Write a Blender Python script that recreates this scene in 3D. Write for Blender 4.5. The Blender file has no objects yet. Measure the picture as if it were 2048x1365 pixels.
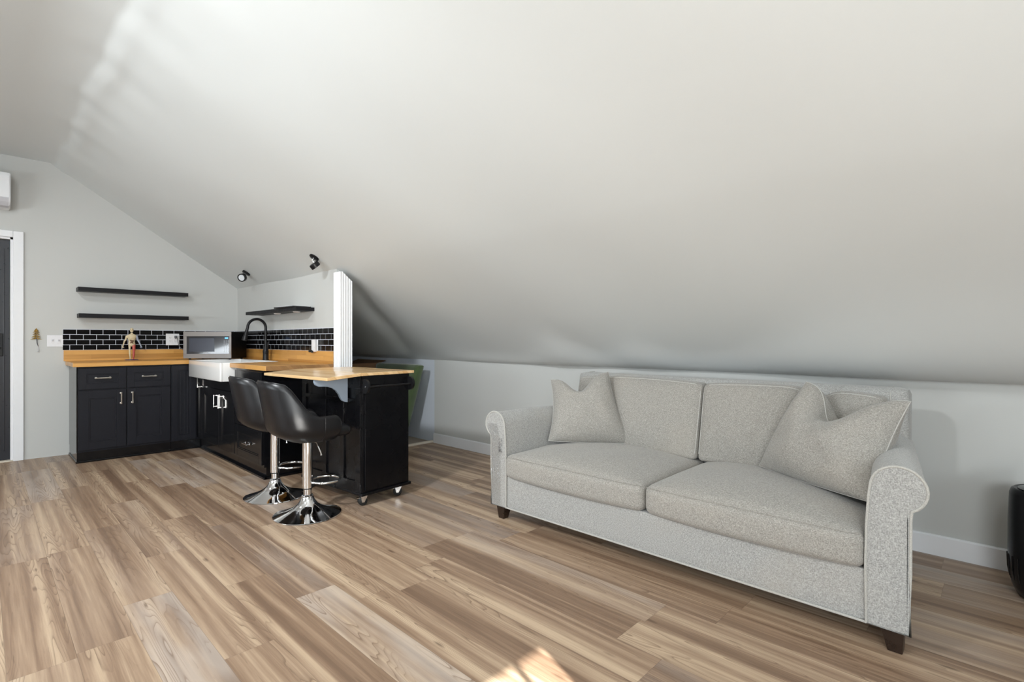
import bpy, bmesh, math, random
from mathutils import Vector, Matrix, noise
PI = math.pi
S = bpy.context.scene
C = S.collection
random.seed(4)

# ------------------------------------------------------------------ camera
cam_d = bpy.data.cameras.new('camera'); cam = bpy.data.objects.new('camera', cam_d); C.objects.link(cam)
cam_d.sensor_width = 36; cam_d.lens = 18.0; cam_d.clip_start = 0.05
cam.location = (0, 0, 1.12)
cam.rotation_euler = (PI/2, 0, math.radians(133.96 - 90))
S.camera = cam
# ------------------------------------------------------------------ exposure
S.view_settings.view_transform = 'Standard'; S.view_settings.look = 'None'
S.view_settings.exposure = -0.07; S.view_settings.gamma = 1.0; S.view_settings.use_curve_mapping = False
# ------------------------------------------------------------------ sky
W = bpy.data.worlds.new('sky'); S.world = W; W.use_nodes = True
wn = W.node_tree; bg = wn.nodes['Background']
sky = wn.nodes.new('ShaderNodeTexSky'); sky.sky_type = 'NISHITA'; sky.sun_disc = False
sky.sun_elevation = math.radians(18.95); sky.sun_rotation = math.radians(110)
wn.links.new(sky.outputs[0], bg.inputs[0]); bg.inputs[1].default_value = 0.12
# ------------------------------------------------------------------ sun and big lights
def lamp(name, kind, loc, direction, energy, color=(1,1,1), sx=1, sy=1, spread=180):
    d = bpy.data.lights.new(name, kind); o = bpy.data.objects.new(name, d); C.objects.link(o)
    o.location = loc; o.rotation_euler = Vector(direction).to_track_quat('-Z', 'Y').to_euler()
    d.energy = energy; d.color = color
    if kind == 'AREA':
        d.shape = 'RECTANGLE'; d.size = sx; d.size_y = sy; d.spread = math.radians(spread)
    return o
el = math.radians(18.95)
sun = lamp('sunlight', 'SUN', (6, -3, 5), (-.94*math.cos(el), .34*math.cos(el), -math.sin(el)), 50.0, (1.0, .97, .93))
sun.data.angle = math.radians(.2)
# daylight of the gable window behind the camera (right) and of the side window wall
lamp('gable_daylight', 'AREA', (4.52, -1.45, 1.55), (-1, .22, .03), 80, (.84, .93, 1.0), 1.5, 1.25)
lamp('side_daylight', 'AREA', (-3.4, -3.35, 1.2), (-.15, 1, .45), 120, (.86, .94, 1.0), 3.4, .75)
# flush lamps along the flat ridge ceiling (all left of / behind the frame)
for lx, ly, pw, aim in ((-4.55, -.32, 22, (0, 0, -1)), (-1.9, -1.15, 58, (-.36, .72, -.60)), (.6, -.32, 14, (0, 0, -1))):
    q = lamp('ridge_lamp', 'AREA', (lx, ly, 2.78), aim, pw, (.93, .97, 1.0), .34, .34, 120 if ly < -1 else 180); q.data.shape = 'DISK'
lamp('added_fill', 'AREA', (1.7, -2.3, 1.75), (-.74, .67, -.02), 48, (.90, .965, 1.0), 1.2, .9)  # unseen soft fill, added to brighten the low wall beyond the cart
# photographer's flash bounced off the roof slope beside the camera
lamp('bounce_flash', 'AREA', (.9, -.8, 1.45), (-.2, .72, .66), 44, (.90, .97, 1.0), 1.0, 1.0)

# ------------------------------------------------------------------ material helpers
class G:
    """small node-graph helper"""
    def __init__(s, name):
        s.m = bpy.data.materials.new(name); s.m.use_nodes = True
        s.t = s.m.node_tree; s.b = s.t.nodes['Principled BSDF']; s.o = s.t.nodes['Material Output']
    def n(s, typ, **k):
        x = s.t.nodes.new(typ)
        for a, v in k.items(): setattr(x, a, v)
        return x
    def put(s, sock, v):
        if hasattr(v, 'is_output'): s.t.links.new(v, sock)
        elif v is not None: sock.default_value = v
    def math(s, op, a, b=None, c=None, clamp=False):
        x = s.n('ShaderNodeMath', operation=op, use_clamp=clamp)
        s.put(x.inputs[0], a); s.put(x.inputs[1], b); s.put(x.inputs[2], c)
        return x.outputs[0]
    def xyz(s, kind='Object'):
        tc = s.n('ShaderNodeTexCoord'); sp = s.n('ShaderNodeSeparateXYZ'); s.t.links.new(tc.outputs[kind], sp.inputs[0])
        return sp.outputs[0], sp.outputs[1], sp.outputs[2]
    def vec(s, x, y, z):
        c = s.n('ShaderNodeCombineXYZ'); s.put(c.inputs[0], x); s.put(c.inputs[1], y); s.put(c.inputs[2], z); return c.outputs[0]
    def noise(s, v, scale=1, detail=4, rough=.5, dist=0):
        x = s.n('ShaderNodeTexNoise'); s.put(x.inputs['Vector'], v); x.inputs['Scale'].default_value = scale
        x.inputs['Detail'].default_value = detail; x.inputs['Roughness'].default_value = rough; x.inputs['Distortion'].default_value = dist
        return x.outputs[0]
    def white(s, v):
        x = s.n('ShaderNodeTexWhiteNoise', noise_dimensions='3D'); s.put(x.inputs[0], v); return x.outputs[0], x.outputs[1]
    def ramp(s, f, stops):
        x = s.n('ShaderNodeValToRGB'); s.put(x.inputs[0], f); e = x.color_ramp.elements
        while len(e) < len(stops): e.new(.5)
        for k, (p, c) in enumerate(stops):
            e[k].position = p; e[k].color = (c, c, c, 1) if not hasattr(c, '__len__') else (*c, 1)
        return x.outputs[0]
    def mix(s, f, a, b, mode='MIX'):
        x = s.n('ShaderNodeMix', data_type='RGBA', blend_type=mode)
        s.put(x.inputs[0], f)
        for i, v in ((6, a), (7, b)):
            s.put(x.inputs[i], (*v, 1) if isinstance(v, tuple) and len(v) == 3 else v)
        return x.outputs[2]
    def bump(s, h, strength=.3, dist=.01):
        x = s.n('ShaderNodeBump'); s.put(x.inputs['Height'], h); x.inputs['Strength'].default_value = strength
        x.inputs['Distance'].default_value = dist; s.t.links.new(x.outputs[0], s.b.inputs['Normal'])
    def set(s, **k):
        names = dict(col='Base Color', rough='Roughness', metal='Metallic', spec='Specular IOR Level', coat='Coat Weight',
                     coatr='Coat Roughness', sheen='Sheen Weight', trans='Transmission Weight', ior='IOR', alpha='Alpha',
                     emit='Emission Color', es='Emission Strength', sss='Subsurface Weight')
        for a, v in k.items():
            if isinstance(v, tuple) and len(v) == 3: v = (*v, 1)
            s.put(s.b.inputs[names[a]], v)
        return s

def plain(name, col, rough=.5, metal=0, var=.06, scale=30, **k):
    """paint / metal / plastic with a faint procedural tone and roughness variation"""
    g = G(name); tc = g.n('ShaderNodeTexCoord')
    f = g.noise(tc.outputs['Object'], scale, 3)
    lo = tuple(c*(1-var) for c in col); hi = tuple(min(1, c*(1+var)) for c in col)
    g.set(col=g.mix(f, lo, hi), metal=metal, **k)
    r = g.ramp(f, [(.3, max(0, rough*.9)), (.7, min(1, rough*1.1))]); g.set(rough=r)
    return g.m

def wall_mat(name, col, rough=.55):
    g = G(name); tc = g.n('ShaderNodeTexCoord'); v = tc.outputs['Object']
    n1 = g.noise(v, 1.1, 3); n2 = g.noise(v, 160, 2)
    g.set(col=g.mix(n1, tuple(c*.97 for c in col), tuple(c*1.02 for c in col)), rough=rough, spec=.35)
    h = g.math('ADD', g.math('MULTIPLY', n1, .6), g.math('MULTIPLY', n2, .04))
    g.bump(h, .25, .02)
    return g.m

def floor_mat():
    g = G('plank_floor'); x, y, z = g.xyz()
    wdt, ln = .178, 1.22
    ry = g.math('DIVIDE', g.math('SUBTRACT', y, .059), wdt)
    row = g.math('FLOOR', ry); fv = g.math('FRACT', ry)
    rr, _ = g.white(g.vec(row, 3.7, 0))
    rx = g.math('ADD', g.math('DIVIDE', x, ln), g.math('MULTIPLY', rr, 7.3))
    pl = g.math('FLOOR', rx); fu = g.math('FRACT', rx)
    idv, idc = g.white(g.vec(row, pl, 1.3))
    sp = g.n('ShaderNodeSeparateColor'); g.t.links.new(idc, sp.inputs[0])
    ia, ib, ic = sp.outputs[0], sp.outputs[1], sp.outputs[2]
    off = g.math('MULTIPLY', idv, 53.0)
    # broad heartwood / sapwood bands running along each plank
    warp = g.noise(g.vec(g.math('ADD', g.math('MULTIPLY', x, 1.4), off), g.math('MULTIPLY', y, 4), off), 1, 3)
    yb = g.math('ADD', g.math('MULTIPLY', y, 14.0), g.math('MULTIPLY', warp, .55))
    band = g.noise(g.vec(g.math('ADD', g.math('MULTIPLY', x, .22), off), yb, off), 1, 2.6, .5)
    fine = g.noise(g.vec(g.math('ADD', g.math('MULTIPLY', x, 2.2), off), g.math('MULTIPLY', y, 75), off), 1, 5, .65)
    t = g.math('ADD', g.math('MULTIPLY', g.math('SUBTRACT', band, .5), 2.5), g.math('MULTIPLY', g.math('SUBTRACT', fine, .5), 1.05))
    t = g.math('ADD', g.math('ADD', t, .42), g.math('MULTIPLY', g.math('SUBTRACT', ia, .5), .16))
    col = g.ramp(t, [(.0, (.185, .115, .073)), (.25, (.262, .170, .109)), (.50, (.350, .240, .159)), (.72, (.455, .330, .222)), (1.0, (.555, .415, .285))])
    # some planks are greyer and paler
    grey = g.ramp(ib, [(.6, 0.0), (.95, .48)])
    patch = g.ramp(g.noise(g.vec(g.math('ADD', g.math('MULTIPLY', x, 1.6), off), g.math('MULTIPLY', y, 9), off), 1, 3), [(.42, .25), (.62, 1.0)])
    col = g.mix(g.math('MULTIPLY', grey, patch), col, (.58, .51, .45))
    # cathedral growth rings
    rn = g.noise(g.vec(g.math('ADD', g.math('MULTIPLY', x, .75), off), g.math('MULTIPLY', y, 9.5), off), 1, 1.8, .42, .15)
    ring = g.math('FRACT', g.math('MULTIPLY', rn, 26.0))
    ringl = g.ramp(ring, [(.0, 1.0), (.12, .35), (.5, 0.0), (.95, 0.0), (1.0, 1.0)])
    rmask = g.ramp(g.noise(g.vec(g.math('ADD', g.math('MULTIPLY', x, .9), off), g.math('MULTIPLY', y, 7), g.math('ADD', off, 9)), 1, 1), [(.44, 0.0), (.56, 1.0)])
    col = g.mix(g.math('MULTIPLY', g.math('MULTIPLY', ringl, rmask), .8), col, (.17, .105, .065))
    # dark dashes and knots
    vo = g.n('ShaderNodeTexVoronoi'); vo.inputs['Scale'].default_value = 1
    g.put(vo.inputs['Vector'], g.vec(g.math('ADD', g.math('MULTIPLY', x, 3.0), off), g.math('ADD', g.math('MULTIPLY', y, 13), g.math('MULTIPLY', fine, .5)), 0))
    vo.inputs['Randomness'].default_value = 1
    vs = g.n('ShaderNodeSeparateColor'); g.t.links.new(vo.outputs['Color'], vs.inputs[0])
    kn = g.math('MULTIPLY', g.ramp(vo.outputs['Distance'], [(.035, 1.0), (.12, 0.0)]), g.ramp(vs.outputs[0], [(.55, 0.0), (.6, 1.0)]))
    col = g.mix(g.math('MULTIPLY', kn, .7), col, (.105, .062, .038))
    dash = g.ramp(g.noise(g.vec(g.math('ADD', g.math('MULTIPLY', x, 5), off), g.math('MULTIPLY', y, 80), off), 1, 3), [(.66, 0.0), (.76, 1.0)])
    col = g.mix(g.math('MULTIPLY', dash, .6), col, (.12, .075, .045))
    # joints
    jl = g.math('MINIMUM', g.math('MULTIPLY', fu, ln), g.math('MULTIPLY', g.math('SUBTRACT', 1.0, fu), ln))
    jw = g.math('MINIMUM', g.math('MULTIPLY', fv, wdt), g.math('MULTIPLY', g.math('SUBTRACT', 1.0, fv), wdt))
    jm = g.ramp(g.math('MULTIPLY', g.math('MINIMUM', jl, jw), 100.0), [(.06, 1.0), (.16, 0.0)])
    col = g.mix(g.math('MULTIPLY', jm, .3), col, (.10, .065, .045))
    g.set(col=col, rough=g.ramp(fine, [(.3, .34), (.7, .46)]), spec=.45)
    g.bump(g.math('SUBTRACT', g.math('MULTIPLY', fine, .12), jm), .25, .002)
    return g.m

def butcher(name, along, lo, hi, rough=.35, wdt=.042, ln=.55):
    g = G(name); x, y, z = g.xyz()
    a, b = (x, y) if along == 'X' else (y, x)
    q = g.math('ADD', b, g.math('MULTIPLY', z, 1.0))
    rb = g.math('DIVIDE', q, wdt); row = g.math('FLOOR', rb)
    rr, _ = g.white(g.vec(row, 1.1, 5.0))
    ra = g.math('ADD', g.math('DIVIDE', a, ln), g.math('MULTIPLY', rr, 9.0)); pl = g.math('FLOOR', ra)
    v, _ = g.white(g.vec(row, pl, 2.2))
    off = g.math('MULTIPLY', v, 31.0)
    gr = g.noise(g.vec(g.math('ADD', g.math('MULTIPLY', a, 5), off), g.math('MULTIPLY', q, 90), off), 1, 4, .6)
    br = g.noise(g.vec(g.math('ADD', g.math('MULTIPLY', a, 2.5), off), g.math('MULTIPLY', q, 12), off), 1, 3, .5)
    t = g.math('ADD', g.math('MULTIPLY', v, .45), g.math('ADD', g.math('MULTIPLY', gr, .35), g.math('MULTIPLY', br, .4)))
    mid = tuple((p+r)/2 for p, r in zip(lo, hi))
    col = g.ramp(t, [(.2, lo), (.55, mid), (.95, hi)])
    e = g.math('FRACT', rb); em = g.ramp(g.math('MINIMUM', e, g.math('SUBTRACT', 1.0, e)), [(.0, 1.0), (.035, 0.0)])
    col = g.mix(g.math('MULTIPLY', em, .35), col, tuple(c*.55 for c in lo))
    g.set(col=col, rough=rough, coat=.25, coatr=.2)
    return g.m

def fabric(name, lo, hi, sc=1.0, tint=(.44, .38, .31)):
    g = G(name); tc = g.n('ShaderNodeTexCoord'); x, y, z = g.xyz()
    n1 = g.noise(g.vec(g.math('MULTIPLY', x, 520*sc), g.math('MULTIPLY', y, 520*sc), g.math('MULTIPLY', z, 150*sc)), 1, 2, .6)
    n2 = g.noise(g.vec(g.math('MULTIPLY', x, 150*sc), g.math('MULTIPLY', y, 150*sc), g.math('MULTIPLY', z, 520*sc)), 1, 2, .6)
    big = g.noise(tc.outputs['Object'], 2.6, 3)
    sp = g.noise(tc.outputs['Object'], 210*sc, 3, .7)
    t = g.math('ADD', g.math('MULTIPLY', n1, .5), g.math('MULTIPLY', n2, .5))
    t = g.math('ADD', g.math('MULTIPLY', t, .75), g.math('MULTIPLY', sp, .25))
    col = g.ramp(t, [(.36, lo), (.52, tuple((a+b)/2 for a, b in zip(lo, hi))), (.64, hi)])
    st = g.ramp(big, [(.5, 0.0), (.75, .22)])
    col = g.mix(st, col, tint)
    g.set(col=col, rough=.92, spec=.15, sheen=.25)
    g.bump(g.math('ADD', t, g.math('MULTIPLY', big, .0)), .5, .002)
    return g.m

def tinted_glass(name, tint, gloss=.12):
    g = G(name); tr = g.n('ShaderNodeBsdfTransparent'); tr.inputs[0].default_value = (*tint, 1)
    gl = g.n('ShaderNodeBsdfGlossy'); gl.inputs['Roughness'].default_value = .03
    nz = g.noise(g.n('ShaderNodeTexCoord').outputs['Object'], 4, 1)
    mx = g.n('ShaderNodeMixShader'); g.put(mx.inputs[0], g.ramp(nz, [(.3, gloss*.9), (.7, gloss*1.1)]))
    g.t.links.new(tr.outputs[0], mx.inputs[1]); g.t.links.new(gl.outputs[0], mx.inputs[2]); g.t.links.new(mx.outputs[0], g.o.inputs[0])
    return g.m

M = {}
M['wall'] = wall_mat('grey_wall_paint', (.550, .556, .538))
M['ceil'] = wall_mat('grey_ceiling_paint', (.66, .685, .68), .42)
M['white'] = plain('white_trim_paint', (.80, .81, .83), .4, var=.02)
M['floor'] = floor_mat()
M['black'] = plain('charcoal_cabinet_paint', (.009, .0095, .014), .42, var=.12, scale=8, spec=.28)
M['blackgloss'] = plain('gloss_black_laminate', (.005, .005, .006), .13, var=.1, scale=6, spec=.35)
M['cartgloss'] = plain('cart_black_lacquer', (.004, .004, .005), .27, var=.1, scale=6, spec=.25)
M['shelf'] = plain('black_shelf', (.008, .008, .010), .45, spec=.25)
M['steel'] = plain('brushed_nickel', (.74, .72, .68), .2, 1, var=.05)
M['chrome'] = plain('chrome', (.82, .82, .83), .06, 1, var=.03)
M['counterX'] = butcher('oak_counter_x', 'X', (.37, .155, .028), (.72, .385, .105))
M['counterY'] = butcher('oak_counter_y', 'Y', (.37, .155, .028), (.72, .385, .105))
M['rawedge'] = butcher('oak_counter_end', 'X', (.20, .09, .03), (.42, .22, .08), .6, .04, .05)
M['carttop'] = butcher('rubberwood_top', 'X', (.58, .33, .13), (.86, .62, .34), .22)
M['tile'] = plain('black_glazed_tile', (.004, .0035, .004), .12, var=.5, scale=14, spec=.22)
M['grout'] = plain('pale_grout', (.62, .64, .70), .8)
M['ceramic'] = plain('white_fireclay', (.84, .84, .83), .15, var=.01, coat=.5, coatr=.06)
M['matteblack'] = plain('matte_black_metal', (.008, .008, .009), .35, 0, spec=.3)
M['leather'] = plain('black_faux_leather', (.006, .006, .0075), .33, var=.15, scale=60, spec=.42)
M['fabric'] = fabric('heather_grey_upholstery', (.19, .189, .180), (.53, .525, .505))
M['fabric2'] = fabric('heather_warm_cushion', (.165, .156, .140), (.485, .462, .422))
M['welt'] = fabric('welt_cord', (.30, .295, .27), (.58, .565, .53), 1.6)
M['darkwood'] = plain('espresso_wood', (.022, .012, .008), .3, var=.3, scale=20)
M['plastic'] = plain('white_plastic', (.78, .78, .80), .3, var=.02)
M['bracket'] = plain('shaded_white_primer', (.36, .43, .52), .6)  # white primer, the shade under the leaf is mixed into its colour
M['primer'] = wall_mat('bluish_primer', (.60, .64, .70), .7)
M['subfloor'] = plain('bare_subfloor', (.36, .30, .24), .8, var=.25, scale=5)
M['strip'] = plain('pine_strip', (.66, .60, .50), .6, var=.1, scale=12)
M['green'] = plain('olive_green_velvet', (.062, .098, .035), .9, var=.35, scale=9, sheen=.5)
M['card'] = plain('brown_cardboard', (.22, .12, .06), .85, var=.3, scale=10)
M['mwsteel'] = plain('microwave_steel', (.27, .25, .24), .42, .7, var=.05, scale=3)
M['mwglass'] = plain('microwave_glass', (.018, .019, .026), .12, var=.1, coat=1.0, coatr=.05)
M['mwwindow'] = plain('microwave_window', (.045, .05, .07), .2, var=.2, scale=5)
M['legend'] = plain('pale_legend', (.5, .5, .52), .6)
g = G('blue_display'); g.set(col=(.02, .1, .4), emit=(.12, .42, 1.0), es=2.2)
g.set(rough=g.ramp(g.noise(g.n('ShaderNodeTexCoord').outputs['Object'], 20), [(.3, .3), (.7, .4)])); M['display'] = g.m
M['lens'] = plain('frosted_lens', (.62, .65, .68), .35)
M['gold'] = plain('brass_leaf', (.52, .36, .12), .4, .6, var=.35, scale=40)
M['bone'] = plain('ivory_plastic', (.62, .52, .34), .45, var=.3, scale=60)
M['muscle'] = plain('red_plastic', (.45, .08, .06), .4, var=.3, scale=60)
M['clearish'] = plain('grey_clear_plastic', (.28, .31, .38), .2, var=.2, scale=40)
M['organ'] = plain('brown_organs', (.16, .09, .05), .5, var=.5, scale=90)
M['bluebase'] = plain('blue_base', (.02, .03, .14), .3)
M['doorblack'] = plain('black_door_metal', (.014, .015, .021), .3, var=.1)
M['doorglass'] = tinted_glass('dark_door_glass', (.10, .13, .15), .12)
M['winglass'] = tinted_glass('window_glass', (.97, .98, .98), .05)
M['acwhite'] = plain('ac_white', (.80, .81, .83), .25, var=.01)
M['acgrey'] = plain('ac_grey', (.52, .52, .55), .4)
M['rubber'] = plain('black_rubber', (.01, .01, .01), .6)
M['purifier'] = plain('satin_black_plastic', (.006, .006, .007), .33, spec=.3)
M['film'] = tinted_glass('clear_film', (.93, .94, .95), .14)
M['cord'] = plain('grey_cord', (.10, .10, .11), .5)
M['mwcase'] = plain('microwave_case', (.003, .003, .003), .5, spec=.15)
M['book'] = plain('black_cover', (.01, .01, .012), .4)
M['page'] = plain('white_paper', (.8, .8, .79), .8)

# ------------------------------------------------------------------ geometry helpers
def setp(o, label=None, cat=None, group=None, kind=None):
    if label: o['label'] = label
    if cat: o['category'] = cat
    if group: o['group'] = group
    if kind: o['kind'] = kind
    return o
def thing(name, label, cat, loc=(0,0,0), rz=0, group=None):
    o = bpy.data.objects.new(name, None); C.objects.link(o); o.location = loc; o.rotation_euler = (0, 0, rz)
    o.empty_display_size = .1
    return setp(o, label, cat, group)
def obj(name, bm, mats, parent=None, smooth=False, loc=None, label=None):
    """ONE mesh object. With loc (world point) the vertices are made relative to it."""
    if loc is not None: bmesh.ops.translate(bm, verts=bm.verts, vec=-Vector(loc))
    bmesh.ops.recalc_face_normals(bm, faces=bm.faces)
    me = bpy.data.meshes.new(name); bm.to_mesh(me); bm.free()
    if not isinstance(mats, (list, tuple)): mats = [mats]
    for m in mats: me.materials.append(M[m])
    if smooth:
        me.polygons.foreach_set('use_smooth', [True]*len(me.polygons))
        me.set_sharp_from_angle(angle=math.radians(42 if smooth is True else smooth))
    o = bpy.data.objects.new(name, me); C.objects.link(o)
    if parent is not None: o.parent = parent
    elif loc is not None: o.location = loc
    if label: o['label'] = label
    return o
def struct(name, bm, mats, parent=None, smooth=False):
    o = obj(name, bm, mats, parent, smooth)
    if parent is None: o['kind'] = 'structure'
    return o
def nb(): return bmesh.new()
def box(bm, x0, x1, y0, y1, z0, z1, bev=0, mi=0, segs=2):
    r = bmesh.ops.create_cube(bm, size=1); vs = r['verts']
    for v in vs: v.co = Vector(((x0+x1)/2+v.co.x*(x1-x0), (y0+y1)/2+v.co.y*(y1-y0), (z0+z1)/2+v.co.z*(z1-z0)))
    fs = list({f for v in vs for f in v.link_faces})
    for f in fs: f.material_index = mi
    if bev:
        es = list({e for v in vs for e in v.link_edges})
        bmesh.ops.bevel(bm, geom=es, offset=bev, segments=segs, affect='EDGES', profile=.5, material=mi)
    return bm
def prism(bm, poly, axis, a, b, mi=0):
    """extrude 2-D polygon (list of (p,q)) along axis from a to b"""
    def P(p, q, t): return {'X': (t, p, q), 'Y': (p, t, q), 'Z': (p, q, t)}[axis]
    v0 = [bm.verts.new(P(p, q, a)) for p, q in poly]; v1 = [bm.verts.new(P(p, q, b)) for p, q in poly]
    n = len(poly); fs = [bm.faces.new(v0), bm.faces.new(v1)]
    for i in range(n): fs.append(bm.faces.new((v0[i], v0[(i+1) % n], v1[(i+1) % n], v1[i])))
    for f in fs: f.material_index = mi
    return bm
def lathe(bm, prof, segs=32, mat=None, mi=0, sx=1, sy=1):
    """profile [(r,z)] around Z, then optional matrix"""
    rings = []; newv = []
    for r, z in prof:
        if r < 1e-5: v = bm.verts.new((0, 0, z)); rings.append([v]); newv.append(v)
        else:
            R = [bm.verts.new((r*math.cos(2*PI*i/segs)*sx, r*math.sin(2*PI*i/segs)*sy, z)) for i in range(segs)]
            rings.append(R); newv += R
    for A, B in zip(rings, rings[1:]):
        if len(A) == 1 and len(B) == 1: continue
        for i in range(segs):
            j = (i+1) % segs
            if len(A) == 1: f = bm.faces.new((A[0], B[i], B[j]))
            elif len(B) == 1: f = bm.faces.new((A[i], A[j], B[0]))
            else: f = bm.faces.new((A[i], A[j], B[j], B[i]))
            f.material_index = mi
    if mat: bmesh.ops.transform(bm, matrix=mat, verts=newv)
    return bm
def tube(bm, pts, r, segs=10, closed=False, cap=True, mi=0):
    pts = [Vector(p) for p in pts]; n = len(pts); rr = r if hasattr(r, '__len__') else [r]*n
    T = []
    for i in range(n):
        a = pts[(i-1) % n] if (closed or i > 0) else pts[0]; b = pts[(i+1) % n] if (closed or i < n-1) else pts[-1]
        T.append((b-a).normalized())
    up = Vector((0, 0, 1)) if abs(T[0].z) < .9 else Vector((1, 0, 0))
    N = (up - T[0]*up.dot(T[0])).normalized(); rings = []
    for i in range(n):
        N = (N - T[i]*N.dot(T[i])).normalized(); B = T[i].cross(N)
        rings.append([bm.verts.new(pts[i] + (N*math.cos(2*PI*k/segs) + B*math.sin(2*PI*k/segs))*rr[i]) for k in range(segs)])
    for i in range(n if closed else n-1):
        A, B_ = rings[i], rings[(i+1) % n]
        for k in range(segs):
            f = bm.faces.new((A[k], A[(k+1) % segs], B_[(k+1) % segs], B_[k])); f.material_index = mi
    if cap and not closed:
        for R in (rings[0], rings[-1]):
            f = bm.faces.new(R); f.material_index = mi
    return bm
def arc(c, r, a0, a1, n, plane='XZ'):
    out = []
    for i in range(n+1):
        a = a0+(a1-a0)*i/n; p, q = r*math.cos(a), r*math.sin(a)
        out.append(Vector(c) + Vector({'XZ': (p, 0, q), 'YZ': (0, p, q), 'XY': (p, q, 0)}[plane]))
    return out
def softbox(bm, x0, x1, y0, y1, z0, z1, r, nx=24, ny=24, nz=10, deform=None, mi=0):
    """rounded upholstered block with a deform(p, u, v, w) -> p, u/v/w in -1..1"""
    hx, hy, hz = (x1-x0)/2, (y1-y0)/2, (z1-z0)/2; c = Vector(((x0+x1)/2, (y0+y1)/2, (z0+z1)/2))
    cache = {}
    def V(i, j, k):
        if (i, j, k) in cache: return cache[i, j, k]
        u, v, w = 2*i/nx-1, 2*j/ny-1, 2*k/nz-1
        p = Vector((u*hx, v*hy, w*hz)); q = Vector((max(-hx+r, min(hx-r, p.x)), max(-hy+r, min(hy-r, p.y)), max(-hz+r, min(hz-r, p.z))))
        d = p-q
        if d.length > 1e-7:
            m = max(abs(d.x), abs(d.y), abs(d.z)); p = q + d.normalized()*m
        p = p + c
        if deform: p = deform(p, u, v, w)
        cache[i, j, k] = bm.verts.new(p); return cache[i, j, k]
    def quad(a, b, c_, d): bm.faces.new((a, b, c_, d)).material_index = mi
    for i in range(nx):
        for j in range(ny):
            for k in (0, nz): quad(V(i, j, k), V(i+1, j, k), V(i+1, j+1, k), V(i, j+1, k))
    for i in range(nx):
        for k in range(nz):
            for j in (0, ny): quad(V(i, j, k), V(i+1, j, k), V(i+1, j, k+1), V(i, j, k+1))
    for j in range(ny):
        for k in range(nz):
            for i in (0, nx): quad(V(i, j, k), V(i, j+1, k), V(i, j+1, k+1), V(i, j, k+1))
    return bm

# ================================================================== SETTING
XL, XR = -6.66, 4.60          # gable walls
YK, YF = 3.475, -3.45         # knee wall beside the sofa, side wall behind the camera
def roof(y):                  # height of the ceiling over y
    if y >= .481:
        pts = [(.481, 2.845), (2.144, 1.745), (3.475, .912), (4.2, .46)]
        for (a, ha), (b, hb) in zip(pts, pts[1:]):
            if y <= b: return ha+(hb-ha)*(y-a)/(b-a)
    if y <= -1.48: return 2.845-.655*(-1.48-y)
    return 2.845

bm = nb(); box(bm, XL, XR, YF, YK, -.05, 0); struct('floor', bm, 'floor')
# ceiling: flat ridge part, roof slope with hand-finished waves, opposite slope
def wob(x, y):
    """unevenness of the taped drywall"""
    s = YK - y; d = 0
    w = .10 + .16*math.exp(-((x+2.62)/.28)**2) + .10*math.exp(-((x+1.9)/.25)**2) + .34/(1+math.exp(-(x+.85)/.22))
    if s > 0: d -= .60*s*math.exp(-1.3*(s/w)**2)*min(1, max(0, (x+4.4)/.6))
    # kink running from the post down to the knee wall, the panel beyond it sags
    xe = -4.35 - .62*(y-2.2)/1.27 + .03*math.sin(y*9)
    if y > 2.15:
        k = 1/(1+math.exp((x-xe)/.07)); fade = min(1, (y-2.15)/.25)*min(1, max(0, s)/.15)
        d -= .05*k*fade
        d += .028*math.exp(-((x-xe-.12)/.12)**2)*fade
    return d
bm = nb()
ys = [.481+(YK-.481)*i/90 for i in range(91)]; NX = 280; xs = [XL+(XR-XL)*i/NX for i in range(NX+1)]
def crease(x):                # wavy taped joint between flat ceiling and slope
    return .014*math.sin(x*3.1)+.010*math.sin(x*7.7+1)+.006*math.sin(x*17)
grid = []
for x in xs:
    col = []
    for y in ys:
        t = 1-(y-.481)/.5
        yy = y + (crease(x)*t if t > 0 else 0)
        h = roof(y)
        lo = .004*math.sin(x*2.3+y*1.7)+.003*math.sin(x*5.1-y*3.3)
        edge = min(1, (YK-y)/.2, (y-.481)/.3)
        ridge = -.010*math.exp(-((y-.56)/.035)**2)*(1+.5*math.sin(x*4.3))
        col.append(bm.verts.new((x, yy, h + wob(x, y) + lo*edge + ridge)))
    grid.append(col)
for i in range(NX):
    for j in range(90): bm.faces.new((grid[i][j], grid[i+1][j], grid[i+1][j+1], grid[i][j+1]))
flat = [[bm.verts.new((x, y, 2.845)) for y in (-1.48, -.5, .2)] for x in xs]
for i in range(NX):
    for j in range(2): bm.faces.new((flat[i][j], flat[i+1][j], flat[i+1][j+1], flat[i][j+1]))
    bm.faces.new((flat[i][2], flat[i+1][2], grid[i+1][0], grid[i][0]))
# opposite slope
def quadp(bm, pts, mi=0): bm.faces.new([bm.verts.new(p) for p in pts]).material_index = mi
def opp(x0, x1, y0, y1): quadp(bm, [(x0, y0, roof(y0)), (x1, y0, roof(y0)), (x1, y1, roof(y1)), (x0, y1, roof(y1))])
opp(XL, XR, YF, -1.48)
struct('ceiling', bm, 'ceil', smooth=40)

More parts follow.
